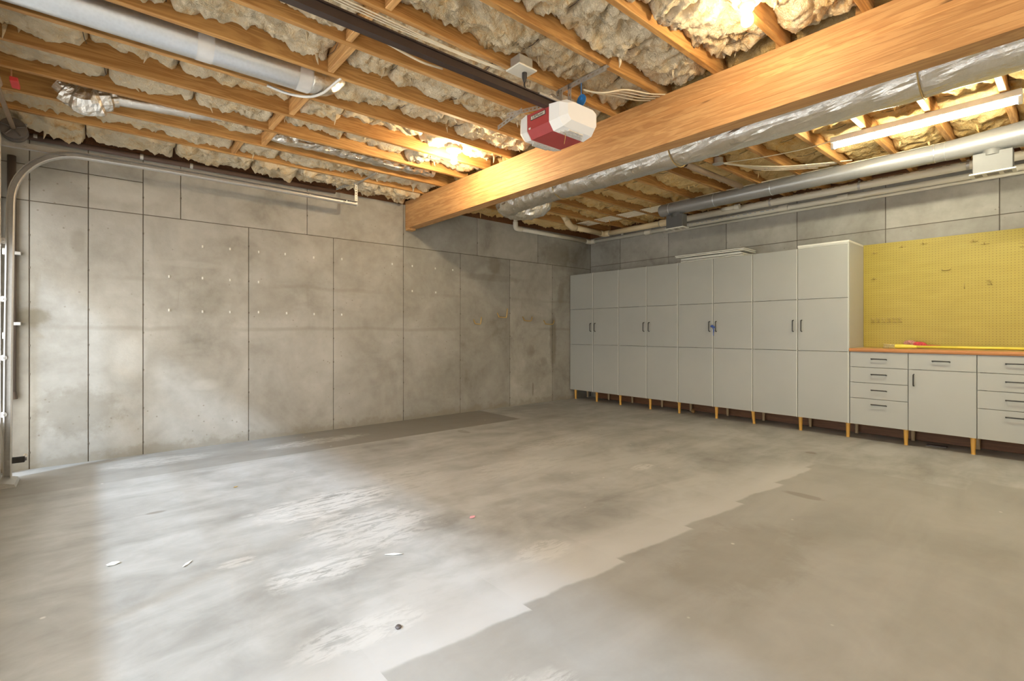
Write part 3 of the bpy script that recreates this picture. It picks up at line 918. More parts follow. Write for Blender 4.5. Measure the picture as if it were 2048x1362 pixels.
# small things under the cabinets
def crumb(name, x, y, z, r, sx, sy, sz, mat, label, cat, seed=1):
    m = MB(); vs = []; fs = []
    n, k = 10, 7
    for i in range(k):
        th = math.pi * i / (k - 1)
        for j in range(n):
            ph = 2 * math.pi * j / n
            d = Vector((math.sin(th) * math.cos(ph), math.sin(th) * math.sin(ph), math.cos(th)))
            q = r * (1 + 0.25 * noise.noise(d * 2.2 + Vector((seed, seed * 2, 0))))
            vs.append((x + d.x * q * sx, y + d.y * q * sy, z + d.z * q * sz))
    for i in range(k - 1):
        for j in range(n):
            a = i * n + j; b = i * n + (j + 1) % n
            fs.append((a, a + n, b + n, b))
    m.add(vs, fs)
    return tag(m.build(name, mat, None, True), label, cat)
crumb('wood_knob', -0.3, -2.14, 0.028, 0.028, 1, 1, 1, 'chip', 'round wooden knob lying under the third pair of cabinets', 'knob', 3)
o = MB().box(-0.36, -0.28, -4.86, -4.70, 0.001, 0.014, 0.003).build('loose_tile', 'drum'); tag(o, 'thin dark offcut lying under the single-door base cabinet', 'offcut')

# ------------------------------------------------------------------ boards on top of the cabinets
for k in range(6):
    dx = (0, 0.012, -0.01, 0.014, -0.03, -0.042)[k]; dy = (0.02, 0.012, 0.03, 0.018, -0.01, -0.012)[k]
    z0 = ZT + 0.002 + k * 0.0175 + (0.004 if k > 3 else 0)
    long_ = (0.86, 0.87, 0.85, 0.84, 0.92, 0.93)[k]
    o = MB().box(-0.46 + dx, -0.10 + dx, -2.02 - long_ - dy, -2.02 - dy + (0.03 if k > 3 else 0), z0, z0 + 0.0125, 0.001).build('shelf_board', 'board')
    o.rotation_euler.z = R((0.3, -0.4, 0.5, -0.2, 1.2, 1.0)[k])
    tag(o, 'white shelf board, %s from the bottom of the stack on the tall cabinets' % ORD[k], 'board', 'shelf boards stacked on the tall cabinets')

# ribbon on the third cabinet
rbn = thing('ribbon', 'blue ribbon knotted around the third tall cabinet handles', 'ribbon', (XF - 0.035, YL[5] - 0.03, 1.2))
yb_ = YL[5] - 0.03
MB().tube(curve_pts([(XF - 0.03, YL[5] + 0.02, 1.225), (XF - 0.045, yb_ + 0.03, 1.215), (XF - 0.052, yb_, 1.212), (XF - 0.042, yb_ - 0.02, 1.2)], 5), [0.006] * 16, 7).build('wrap', 'ribbon', rbn, True)
m = MB()
m.tube(curve_pts([(XF - 0.05, yb_ + 0.03, 1.215), (XF - 0.06, yb_ + 0.01, 1.222), (XF - 0.058, yb_ - 0.012, 1.208), (XF - 0.05, yb_ - 0.02, 1.2)], 5), [0.006, 0.01, 0.014, 0.017, 0.018, 0.017, 0.016, 0.016, 0.015, 0.014, 0.012, 0.01, 0.009, 0.008, 0.007, 0.006], 9)
m.build('knot', 'ribbon', rbn, True)
MB().tube(curve_pts([(XF - 0.055, yb_ + 0.004, 1.2), (XF - 0.05, yb_ - 0.004, 1.165), (XF - 0.042, yb_ + 0.006, 1.13), (XF - 0.045, yb_ + 0.002, 1.10)], 5), [0.008] * 8 + [0.005] * 8, 6).build('tail', 'ribbon', rbn, True)

# ------------------------------------------------------------------ tools on the worktop
br = thing('long_brush', 'long yellow-handled brush with straw bristles lying on the worktop', 'brush', (-0.38, -4.9, 0.977))
MB().tube([(-0.36, -4.62, 1.0), (-0.36, -5.58, 1.0)], 0.0125, 12).build('pole', 'yellow', br, True)
MB().tube([(-0.36, -4.45, 1.0), (-0.36, -4.47, 1.0), (-0.36, -4.55, 1.0), (-0.36, -4.63, 1.0)], [0.02, 0.022, 0.021, 0.013], 12).build('ferrule', 'yellow', br, 'auto')
m = MB()
rr = random.Random(3)
for k in range(60):
    a = rr.uniform(0, 6.28); q = math.sqrt(rr.random())
    y0_, z0_ = 0, 0
    bx, bz = q * 0.018 * math.cos(a), q * 0.018 * math.sin(a)
    tx, tz = bx * 1.5 + rr.uniform(-.004, .004), bz * 1.25 + rr.uniform(-.003, .003)
    m.tube([(-0.36 + bx, -4.455, 1.0 + bz), (-0.36 + tx, -4.37 + 0.03 * q * q - rr.uniform(0, .012), 1.0 + tz)], [0.0035, 0.002], 4)
m.build('bristles', 'straw', br, True)
rd = thing('red_brush', 'red round duster brush with green pole lying behind the yellow one', 'brush', (-0.12, -4.9, 0.977))
m = MB()
rr = random.Random(9)
for k in range(150):
    a = rr.uniform(0, 6.28); e = rr.uniform(-0.9, 1.2)
    d = Vector((0.5 * math.cos(a) * math.cos(e), math.sin(e) * 0.9, math.sin(a) * math.cos(e)))
    c0 = Vector((-0.12, -4.53, 1.018))
    tip = c0 + Vector((d.x * 0.06, d.y * 0.066, d.z * 0.046))
    if tip.z < 0.978: tip.z = 0.978
    m.tube([c0 + d * 0.01, tip], [0.006, 0.0045], 4)
m.build('bristles', 'pinkbrush', rd, True)
MB().lathe((-0.12, -4.665, 1.012), [(0.012, 0.0), (0.022, 0.01), (0.034, 0.04), (0.035, 0.075), (0.028, 0.10), (0.01, 0.112)], 16, 'y').build('head', 'redbrush', rd, 'auto')
MB().tube([(-0.12, -4.66, 1.006), (-0.12, -4.78, 1.0)], 0.0105, 10).build('collar', 'redbrush', rd, True)
MB().tube([(-0.12, -4.78, 1.0), (-0.12, -5.57, 0.986)], 0.008, 10).build('pole', 'green', rd, True)

# ------------------------------------------------------------------ pegboard hooks
XP = -0.0355
def peg_hook(y, z, s=1.0, label='', kind='J'):
    m = MB()
    if kind == 'J':
        m.tube(curve_pts([(XP, y, z), (XP - 0.03 * s, y, z - 0.004), (XP - 0.05 * s, y, z + 0.002), (XP - 0.055 * s, y, z + 0.018)], 4), 0.0032, 6)
        m.tube([(XP - 0.004, y - 0.03, z + 0.002), (XP - 0.004, y + 0.03, z + 0.002)], 0.0026, 6)
    elif kind == 'C':
        m.tube(curve_pts([(XP, y - 0.035, z + 0.014), (XP - 0.02, y - 0.025, z), (XP - 0.006, y, z - 0.002), (XP - 0.02, y + 0.025, z), (XP, y + 0.035, z + 0.014)], 4), 0.0035, 6)
        m.tube([(XP - 0.003, y - 0.035, z), (XP - 0.003, y + 0.035, z)], 0.003, 6)
    elif kind == 'V':
        m.tube([(XP - 0.004, y, z - 0.03), (XP - 0.004, y, z + 0.03)], 0.0036, 6)
        m.tube([(XP, y, z + 0.02), (XP - 0.02, y, z + 0.018)], 0.003, 6)
    elif kind == 'L':
        m.tube(curve_pts([(XP, y, z + 0.02), (XP - 0.025, y - 0.012, z + 0.01), (XP - 0.03, y - 0.02, z - 0.012), (XP - 0.01, y - 0.02, z - 0.02)], 4), 0.0034, 6)
        m.tube([(XP - 0.003, y - 0.016, z + 0.018), (XP - 0.003, y + 0.016, z + 0.026)], 0.0034, 6)
        m.tube([(XP - 0.003, y - 0.014, z - 0.018), (XP - 0.003, y + 0.012, z - 0.014)], 0.0034, 6)
    o = m.build('peg_hook', 'bracket_tan', None, True, (XP, y, z))
    tag(o, label, 'hook', 'wire hooks on the pegboard')
for (y, z, k, lab) in ((-4.20, 2.035, 'J', 'wire hook at the top of the pegboard closest to the tall cabinets'),
                       (-4.45, 2.075, 'J', 'small wire hook, second along the top of the pegboard'),
                       (-4.63, 2.085, 'J', 'wire hook, third along the top of the pegboard'),
                       (-5.02, 2.055, 'J', 'bright wire hook right of the middle along the pegboard top'),
                       (-5.10, 2.02, 'J', 'lower wire hook right of the middle near the pegboard top'),
                       (-4.20, 1.745, 'J', 'lone wire hook halfway up the pegboard beside the tall cabinet'),
                       (-4.81, 1.79, 'C', 'wide bracket hook in the middle of the pegboard'),
                       (-4.95, 1.62, 'V', 'single upright wire peg right of the pegboard middle'),
                       (-5.13, 1.635, 'L', 'bent wire hook pointing right on the pegboard'),
                       (-5.355, 1.975, 'L', 'curled wire hook at the right picture edge of the pegboard')):
    peg_hook(y, z, 1.0, lab, k)
for k in range(6):
    peg_hook(-4.178 - k * 0.049, 1.275, 1.0, 'wire loop low on the pegboard, %s of six from the tall cabinets' % ORD[k], 'L')

# ------------------------------------------------------------------ hooks and ties on the concrete wall
def wall_hook(x, z, dx1, up, label):
    m = MB()
    m.tube(curve_pts([(x, -0.0, z), (x + 0.004, -0.03, z - 0.045), (x + 0.012, -0.034, z - 0.06), (x + dx1 * 0.8, -0.05, z - 0.066), (x + dx1, -0.052, z - 0.05), (x + dx1 * 1.05 + 0.01, -0.05, z - 0.05 + up)], 4), 0.0075, 8)
    o = m.build('wall_hook', 'brass', None, True, (x, 0, z))
    tag(o, label, 'hook', 'brass wire hooks on the concrete wall')
wall_hook(-2.57, 1.325, 0.09, 0.09, 'brass wire hook on the concrete wall, farthest from the cabinets')
wall_hook(-2.13, 1.43, 0.14, 0.12, 'tallest brass wire hook on the wall, second from the left')
wall_hook(-1.62, 1.385, 0.14, 0.05, 'brass wire hook on the wall, third from the left')
wall_hook(-1.16, 1.335, 0.17, 0.05, 'brass wire hook on the wall closest to the tall cabinets')
tabs = [(-5.918, 2.007), (-5.675, 2.009), (-5.406, 2.006), (-5.138, 2.011), (-4.83, 2.003), (-4.504, 2.016), (-3.851, 2.015), (-3.565, 2.013), (-3.215, 2.01), (-2.932, 2.012),
        (-6.195, 1.687), (-5.918, 1.691), (-5.675, 1.688), (-5.406, 1.685), (-3.565, 1.685), (-3.207, 1.684), (-6.195, 1.363), (-5.918, 1.356), (-5.675, 1.357), (-5.406, 1.363), (-5.122, 1.359), (-4.824, 1.355), (-4.504, 1.355)]
rowc = {}
for (x, z) in tabs:
    row = 'top' if z > 1.9 else ('middle' if z > 1.5 else 'lowest')
    k = rowc.get(row, 0); rowc[row] = k + 1
    m = MB().box(x - 0.007, x + 0.007, -0.012, 0.0, z - 0.014, z + 0.012, 0.002)
    m.tube([(x, -0.01, z - 0.004), (x, -0.018, z - 0.004)], 0.004, 8)
    o = m.build('wall_peg', 'paper')
    tag(o, 'small pale peg on the concrete wall, %s from the left in the %s row' % (ORD[k], row), 'peg', 'pale pegs on the concrete wall')

# ------------------------------------------------------------------ ducts
def foil_tube(pts, r, n=26, step=0.03, amp=0.07, seed=0, fold=0.05, ridge=0.0):
    P = curve_pts(pts, 24)
    Q = [P[0]]; acc = 0
    for a, b in zip(P[:-1], P[1:]):
        acc += (b - a).length
        if acc >= step:
            Q.append(b); acc = 0
    if (Q[-1] - P[-1]).length > 1e-4: Q.append(P[-1])
    off = Vector((seed * 3.1, seed * 1.7, seed))
    def rf(p, d, i):
        a = abs(noise.noise(p * 9 + d * 2.0 + off)) + 0.5 * abs(noise.noise(p * 22 + d * 4 + off))
        b = noise.noise(Vector((p.x * 14, p.y * 14, d.z * 2)) + off)
        g = math.exp(-((d.z + 0.12) / 0.22) ** 2) * (1 if (d.x < 0 or d.y < 0) else 0)
        g *= ridge * (abs(noise.noise(Vector((p.x * 20, p.y * 20, d.z * 9)) + off)) + 0.6 * abs(noise.noise(Vector((p.x * 45, p.y * 45, d.z * 20)) + off)) - 0.2)
        return 1 + amp * (a - 0.35) + fold * b * 0.5 + g
    m = MB()
    rr_ = r if not isinstance(r, (list, tuple)) else [r[min(len(r) - 1, int(k * len(r) / len(Q)))] for k in range(len(Q))]
    m.tube(Q, rr_, n, True, rf)
    return m
fd = thing('foil_duct', 'large foil-wrapped round duct running beside the timber beam', 'duct', (-3.13, -3.6, 2.5))
foil_tube([(-3.10, -1.42, 2.66), (-3.13, -1.9, 2.665), (-3.13, -3.2, 2.665), (-3.13, -5.0, 2.665), (-3.13, -6.9, 2.665)], 0.158, 48, 0.016, 0.11, 1, 0.06, 0.34).build('jacket', 'foil', fd)
foil_tube([(-3.10, -1.46, 2.66), (-3.02, -1.33, 2.655), (-2.86, -1.30, 2.65), (-2.68, -1.40, 2.66), (-2.60, -1.45, 2.72), (-2.58, -1.46, 2.85)], [0.152, 0.15, 0.145, 0.13, 0.12], 30, 0.016, 0.20, 2).build('elbow', 'foil', fd)
foil_tube([(-3.29, -4.30, 2.66), (-3.34, -4.33, 2.70), (-3.37, -4.36, 2.80), (-3.38, -4.37, 2.92)], [0.08, 0.085, 0.085, 0.08], 20, 0.014, 0.3, 5).build('takeoff', 'foil', fd)
for y in (-2.3, -3.6, -5.15, -5.75):
    MB().tube([(-3.13 + 0.166 * math.cos(a), y, 2.665 + 0.166 * math.sin(a)) for a in [math.pi * (1 + k / 14) for k in range(15)]], 0.004, 6).tube([(-3.296, y, 2.665), (-3.296, y, 2.9)], 0.004, 6).tube([(-2.964, y, 2.665), (-2.964, y, 2.9)], 0.004, 6).build('hanger_strap', 'brass', fd)

gd = thing('galvanised_duct', 'bare galvanised round duct tucked between two joists', 'duct', (-6.3, -2.31, 2.78))
MB().tube([(-7.4, -2.315, 2.885), (-6.0, -2.315, 2.885), (-5.63, -2.315, 2.885)], 0.098, 32).build('pipe', 'galv', gd, 'auto')
for x in (-6.25, -5.68):
    MB().tube([(x - 0.04, -2.315, 2.885), (x + 0.045, -2.315, 2.885)], 0.1, 32, False).build('tape_band', 'tape', gd, 'auto')
foil_tube([(-5.64, -2.315, 2.885), (-5.54, -2.31, 2.89), (-5.47, -2.30, 2.95), (-5.45, -2.30, 3.03)], [0.095, 0.09, 0.09, 0.085], 24, 0.02, 0.10, 8).build('elbow', 'foil', gd, True)

fx = thing('flex_duct', 'foil flexible duct in the second bay ending near the beam', 'duct', (-4.8, -1.07, 2.85))
foil_tube([(-5.58, -1.07, 2.905), (-5.0, -1.075, 2.905), (-4.4, -1.07, 2.905), (-3.95, -1.075, 2.91)], 0.062, 22, 0.012, 0.2, 3, 0.35).build('jacket', 'foil', fx)
MB().tube([(-3.96, -1.075, 2.91), (-3.90, -1.075, 2.91)], 0.055, 18).build('collar', 'galv', fx, 'auto')
fx2 = thing('crumpled_duct', 'crumpled silver foil duct boot below the joists near the garage door', 'duct', (-6.7, -1.07, 2.8))
foil_tube([(-6.93, -1.05, 2.92), (-6.86, -1.05, 2.86), (-6.78, -1.06, 2.84), (-6.69, -1.08, 2.865), (-6.62, -1.08, 2.885)], [0.07, 0.10, 0.115, 0.11, 0.085, 0.06], 26, 0.014, 0.25, 4).build('boot', 'foil', fx2)
foil_tube([(-6.64, -1.08, 2.885), (-6.4, -1.075, 2.905), (-6.1, -1.07, 2.93), (-5.9, -1.07, 2.97)], 0.05, 20, 0.02, 0.10, 6).build('jacket', 'foil', fx2, True)

# white smooth duct glimpsed in the sixth bay
o = MB().tube([(-5.2, -2.90, 2.90), (-4.1, -2.90, 2.90)], 0.03, 16).build('white_conduit', 'white', None, True); tag(o, 'white conduit lying along a joist near the opener', 'conduit')

sd = thing('grey_duct', 'smooth grey painted duct with two registers under the joists', 'duct', (-1.05, -3.8, 2.66))
GX, GZ, GRr = -1.05, 2.738, 0.079
MB().tube([(GX, -2.14, GZ), (GX, -4.85, GZ), (GX, -4.9, GZ)], GRr, 36).build('pipe', 'greyduct', sd, 'auto')
MB().tube([(GX, -4.88, GZ), (GX, -4.95, GZ), (GX, -4.955, GZ), (GX, -5.10, GZ + 0.004), (GX, -5.7, GZ + 0.02)], [0.08, 0.08, 0.083, 0.088, 0.115], 36).build('taper', 'greyduct', sd, 'auto')
for y in (-2.25, -2.85, -3.5, -4.88, -4.955):
    MB().tube([(GX, y - 0.004, GZ), (GX, y + 0.004, GZ)], GRr + 0.0025, 36).build('seam_ring', 'galv', sd, 'auto')
MB().lathe((GX, -2.145, GZ), [(GRr, 0.0), (GRr * 1.02, 0.01), (GRr * 0.9, 0.04), (GRr * 0.55, 0.055), (0.01, 0.058)], 30, 'y').build('end_cap', 'greyduct', sd, 'auto')
for k, (yc, hw, zb) in enumerate(((-2.33, 0.135, 2.475), (-5.25, 0.14, 2.475))):
    b_ = MB().box(GX - 0.055, GX + 0.055, yc - hw + 0.02, yc + hw - 0.02, zb + 0.006, 2.645, 0.003).build('register_boot', 'boot', sd)
    MB().lathe((GX, yc, 2.62), [(0.068, 0.0), (0.07, 0.03), (0.066, 0.05)], 26).build('saddle', 'boot', sd, 'auto')
    g_ = MB().box(GX - 0.075, GX + 0.075, yc - hw, yc + hw, zb - 0.006, zb + 0.006, 0.003).build('register_grille', 'board', sd)
    for q in (-1, 0, 1):
        w_ = 0.048 if q == 0 else 0.032
        for s_ in range(5):
            xx = GX - 0.04 + s_ * 0.018
            MB().box(xx, xx + 0.010, yc + q * 0.088 - w_ * 0.75, yc + q * 0.088 + w_ * 0.75, zb - 0.0072, zb - 0.004).build('slot', 'grille_dark', g_)

# ------------------------------------------------------------------ plastic pipes along the right wall
def coupling(parent, p, axis, r, ln, mat):
    p = Vector(p); d = Vector((0, 0, 0)); d[axis] = ln / 2
    MB().tube([p - d, p + d], r, 18).build('coupling', mat, parent, 'auto')
pa = thing('drain_pipe', 'upper cream plastic drain pipe along the cabinet wall', 'pipe', (-0.22, -3.0, 2.76))
AX, AZ_ = -0.22, 2.785
MB().tube([(AX, -0.55, AZ_), (AX, -6.9, AZ_)], 0.043, 20).build('run', 'pvc', pa, True)
MB().tube(curve_pts([(AX, -0.60, AZ_), (AX - 0.005, -0.53, AZ_), (AX - 0.035, -0.50, AZ_), (AX - 0.11, -0.495, AZ_)], 6), 0.050, 18).build('elbow', 'pvc_warm', pa, True)
MB().tube([(AX - 0.09, -0.495, AZ_), (-0.98, -0.495, AZ_ + 0.01)], 0.042, 18).build('branch', 'pvc_warm', pa, True)
MB().tube(curve_pts([(-0.94, -0.495, AZ_ + 0.01), (-1.03, -0.495, AZ_ + 0.012), (-1.10, -0.495, AZ_ + 0.055), (-1.15, -0.495, AZ_ + 0.10)], 6), 0.050, 18).build('elbow', 'pvc_warm', pa, True)
MB().pipe((-1.13, -0.495, AZ_ + 0.085), (-1.22, -0.495, AZ_ + 0.155), 0.043, 0.036, 18).build('stub', 'pvc_warm', pa, True)
coupling(pa, (AX, -1.72, AZ_), 1, 0.051, 0.30, 'pvc_warm')
MB().tube([(AX, -1.55, AZ_), (AX, -0.62, AZ_)], 0.0435, 20).build('sleeve', 'pvc_warm', pa, True)
for y in (-3.15, -4.1, -5.0):
    MB().tube([(AX, y - 0.012, AZ_), (AX, y + 0.012, AZ_)], 0.0455, 20).box(AX - 0.012, AX + 0.012, y - 0.01, y + 0.01, AZ_ + 0.02, ZJ).build('pipe_clamp', 'steel', pa)
for k in range(26):
    y = -2.95 - k * 0.105
    MB().tube([(AX - 0.0335, y, AZ_ + 0.028), (AX - 0.0335, y - 0.03 - 0.045 * ((k * 7) % 3) / 2, AZ_ + 0.028)], 0.003, 4).build('print_mark', 'pvcprintk', pa)
pb = thing('supply_pipe', 'lower white plastic pipe turning the corner above the tall cabinets', 'pipe', (-0.08, -2.5, 2.7))
BXp, BZp = -0.075, 2.715
MB().tube([(BXp, -0.10, BZp + 0.01), (BXp, -6.9, BZp - 0.01)], 0.031, 18).build('run', 'pvc', pb, True)
MB().tube([(-0.10, -0.06, BZp + 0.012), (-1.79, -0.06, BZp + 0.02)], 0.031, 18).build('run', 'pvc', pb, True)
MB().tube(curve_pts([(BXp, -0.17, BZp + 0.01), (BXp - 0.004, -0.085, BZp + 0.011), (BXp - 0.025, -0.064, BZp + 0.011), (BXp - 0.12, -0.06, BZp + 0.012)], 6), 0.039, 18).build('elbow', 'pvc', pb, True)
MB().tube(curve_pts([(-1.70, -0.06, BZp + 0.02), (-1.79, -0.06, BZp + 0.022), (-1.815, -0.06, BZp + 0.045), (-1.82, -0.06, BZp + 0.12)], 6), 0.039, 18).build('elbow', 'pvc', pb, True)
MB().tube([(-1.82, -0.06, BZp + 0.10), (-1.82, -0.06, 2.92)], 0.031, 18).build('riser', 'pvc', pb, True)
for y in (-1.25, -3.25, -3.9):
    coupling(pb, (BXp, y, BZp + 0.004), 1, 0.039, 0.11, 'pvc')
MB().tube([(BXp, -0.75, BZp + 0.03), (BXp, -0.75, 2.82)], 0.022, 14).build('riser', 'pvc', pb, True)
for k in range(24):
    y = -1.55 - k * 0.075
    MB().tube([(BXp - 0.030, y, BZp + 0.006), (BXp - 0.030, y - 0.02 - 0.03 * ((k * 5) % 3) / 2, BZp + 0.006)], 0.003, 4).build('print_mark', 'pvcprint', pb)
pc = MB().tube([(-0.035, -1.5, 2.675), (-0.035, -6.9, 2.665)], 0.017, 14).build('thin_pipe', 'pvc', None, True); tag(pc, 'thinnest plastic pipe, lowest of those along the cabinet wall', 'pipe')
pd = thing('vent_pipe', 'short white plastic vent stub behind the first register', 'pipe', (-0.45, -2.85, 2.76))
MB().tube([(-0.42, -2.62, 2.765), (-0.42, -2.80, 2.765)], 0.026, 18).build('stub', 'pvc', pd, True)
coupling(pd, (-0.42, -2.82, 2.765), 1, 0.034, 0.06, 'pvc')
# open ended brown conduit under the joists
o = MB().pipe((-2.33, -3.20, 2.795), (-1.15, -3.20, 2.80), 0.030, 0.024, 18).build('brown_conduit', 'shaft', None, True); tag(o, 'open-ended brown conduit below the joists beyond the beam', 'pipe')

# ------------------------------------------------------------------ light fixtures
def keyless(x, y, zmount, label, bmat='bulb'):
    t = thing('bulb_holder', label, 'light', (x, y, zmount - 0.07), 'bare bulb holders on the ceiling')
    MB().box(x - 0.055, x + 0.055, y - 0.055, y + 0.055, zmount, zmount + 0.12, 0.006).build('junction_box', 'porcelain', t)
    MB().lathe((x, y, zmount), [(0.072, 0.0), (0.073, -0.008), (0.066, -0.016), (0.040, -0.026), (0.034, -0.05), (0.030, -0.055)], 26).build('base', 'porcelain', t, 'auto')
    pr = [(0.013, -0.05), (0.0145, -0.062), (0.020, -0.074), (0.0275, -0.09), (0.030, -0.105), (0.0285, -0.119), (0.021, -0.131), (0.009, -0.137)]
    MB().lathe((x, y, zmount), pr, 20).build('bulb', bmat, t, True)
keyless(-4.165, -1.885, 2.868, 'lit bare bulb in a porcelain holder near the beam end', 'bulb_wall')
keyless(-4.19, -4.625, 2.868, 'lit bare bulb in a porcelain holder at the picture top')
keyless(-5.2, -6.35, 2.868, 'added unseen fill bulb in a porcelain holder behind the camera', 'bulb_wall')  # fill bulb added out of view for more even light
ft = thing('fluorescent_fixture', 'white strip fixture with one long lit fluorescent tube', 'light', (-1.85, -4.9, 2.75))
MB().box(-1.885, -1.815, -5.47, -4.31, 2.79, ZJ - 0.001, 0.004).build('channel', 'white', ft)
MB().tube([(-1.85, -4.335, 2.765), (-1.85, -5.445, 2.765)], 0.019, 20).build('tube', 'tube', ft, True)
for y in (-4.322, -5.458):
    MB().box(-1.872, -1.828, y - 0.012, y + 0.012, 2.742, 2.80, 0.003).build('socket', 'white', ft)
ft_fill = thing('fluorescent_fixture', 'added unseen fill strip light with fluorescent tube at the back wall', 'light', (-2.0, -6.7, 2.75))  # second strip light, added behind the camera as fill
MB().box(-2.035, -1.965, -7.05, -6.30, 2.79, ZJ - 0.001, 0.004).build('channel', 'white', ft_fill)
MB().tube([(-2.0, -6.32, 2.765), (-2.0, -7.03, 2.765)], 0.019, 20).build('tube', 'tube', ft_fill, True)
for y in (-6.31, -7.04):
    MB().box(-2.022, -1.978, y - 0.01, y + 0.01, 2.742, 2.80, 0.003).build('socket', 'white', ft_fill)
cp = thing('cover_plate', 'round blank cover plate with cables beside a joist', 'cover plate', (-2.0, -3.36, 2.83))
MB().lathe((-2.0, -3.365, 2.835), [(0.055, 0.0), (0.056, -0.006), (0.05, -0.009), (0.01, -0.010)], 24).build('disc', 'steel', cp, 'auto')
MB().lathe((-2.0, -3.365, 2.837), [(0.045, 0.0), (0.045, 0.05)], 20).build('box', 'steel', cp, 'auto')

# ------------------------------------------------------------------ garage door opener
OPX, OPY = -4.36, -3.42
op = thing('garage_door_opener', 'red and white ceiling-hung garage door opener with lit lenses', 'door opener', (OPX, OPY, 2.44))
prof = [(OPX - 0.17, 2.505), (OPX - 0.13, 2.455), (OPX + 0.15, 2.455), (OPX + 0.17, 2.49), (OPX + 0.17, 2.615), (OPX + 0.13, 2.645), (OPX - 0.10, 2.645), (OPX - 0.17, 2.61)]
MB().prism(prof, 1, OPY - 0.105, OPY + 0.105).build('housing', 'red', op)
def lens(y0, y1, mat, name):
    """chamfered end lens; y0 joins the housing, y1 is the outer end"""
    m = MB()
    k = 0.62
    cz, cx = 2.55, OPX
    p0 = [(x - 0.004 if x < cx else x + 0.004, z - 0.004 if z < cz else z + 0.004) for x, z in prof]
    p1 = [(cx + (x - cx) * 0.97, cz + (z - cz) * 0.93) for x, z in prof]
    p2 = [(cx + (x - cx) * 0.80, cz + (z - cz) * k) for x, z in prof]
    ym = y0 + (y1 - y0) * 0.62
    rings = [(y0, p0), (ym, p1), (y1, p2)]
    n = len(prof); vs = []; fs = []
    for y, p in rings:
        vs += [(a, y, b) for a, b in p]
    for i in range(2):
        for j in range(n):
            q = (j + 1) % n
            fs.append((i * n + j, (i + 1) * n + j, (i + 1) * n + q, i * n + q))
    fs.append(tuple(range(n))); fs.append(tuple(2 * n + j for j in range(n - 1, -1, -1)))
    m.add(vs, fs)
    return m.build(name, mat, op)
lens(OPY - 0.105, OPY - 0.235, 'lens_lit', 'end_lens')
lens(OPY + 0.105, OPY + 0.215, 'lens', 'end_lens')
for s_ in (-1, 1):
    for q in range(3):
        y_ = OPY + s_ * (0.125 + q * 0.022)
        MB().box(OPX - 0.10 + q * 0.018, OPX + 0.11 - q * 0.018, y_ - 0.006, y_ + 0.006, 2.444 + q * 0.004, 2.456 + q * 0.004).build('lens_rib', 'lens_clear', op)
pl = MB().box(OPX - 0.1725, OPX - 0.169, OPY - 0.07, OPY + 0.07, 2.562, 2.592).build('name_plate', 'plate_text', op)
MB().box(OPX - 0.1735, OPX - 0.172, OPY - 0.066, OPY + 0.066, 2.566, 2.588).build('plate_face', 'plate_bg', pl)
def lettering(txt, size, mat, parent, world_m, name='lettering'):
    cu = bpy.data.curves.new('txt', 'FONT')
    cu.body = txt; cu.size = size; cu.align_x = 'CENTER'; cu.align_y = 'CENTER'; cu.extrude = 0.0005; cu.resolution_u = 2
    tmp = bpy.data.objects.new('txt', cu)
    col.objects.link(tmp)
    dg = bpy.context.evaluated_depsgraph_get()
    dg.update()
    me = bpy.data.meshes.new_from_object(tmp.evaluated_get(dg))
    bpy.data.objects.remove(tmp)
    mw = world_m
    o = ORG[parent.name]
    for v in me.vertices:
        v.co = (mw @ v.co) - o
    me.materials.clear(); me.materials.append(M[mat])
    ob = bpy.data.objects.new(name, me); col.objects.link(ob); ob.parent = parent
    ORG[ob.name] = o
    return ob
# text facing -x: local x -> -y, local y -> +z, local z -> -x
mt = Matrix(((0, 0, -1, OPX - 0.1738), (-1, 0, 0, OPY), (0, 1, 0, 2.577), (0, 0, 0, 1)))
lettering('LiftMaster', 0.025, 'plate_text', pl, mt)
MB().box(OPX - 0.1722, OPX - 0.170, OPY + 0.072, OPY + 0.09, 2.508, 2.52).build('badge', 'board', op)
MB().tube(curve_pts([(OPX - 0.05, OPY - 0.13, 2.45), (OPX - 0.052, OPY - 0.132, 2.42), (OPX - 0.055, OPY - 0.125, 2.38)], 4), 0.002, 5).build('pull_cord', 'brass', op)
# rail of the opener
rl = thing('opener_rail', 'dark steel opener rail running from the motor to the door', 'rail', (-5.8, OPY - 0.07, 2.6))
RY, RZ = -3.50, 2.60
MB().prism([(RY - 0.022, RZ), (RY + 0.022, RZ), (RY + 0.022, RZ + 0.010), (RY + 0.010, RZ + 0.010), (RY + 0.010, RZ + 0.048), (RY + 0.022, RZ + 0.048), (RY + 0.022, RZ + 0.056), (RY - 0.022, RZ + 0.056), (RY - 0.022, RZ + 0.048), (RY - 0.010, RZ + 0.048), (RY - 0.010, RZ + 0.010), (RY - 0.022, RZ + 0.010)], 0, -7.28, -4.45).build('t_rail', 'dark_steel', rl)
MB().box(-4.62, -4.40, RY - 0.03, RY + 0.03, RZ + 0.05, RZ + 0.066, 0.002).build('mount_plate', 'steel', rl)
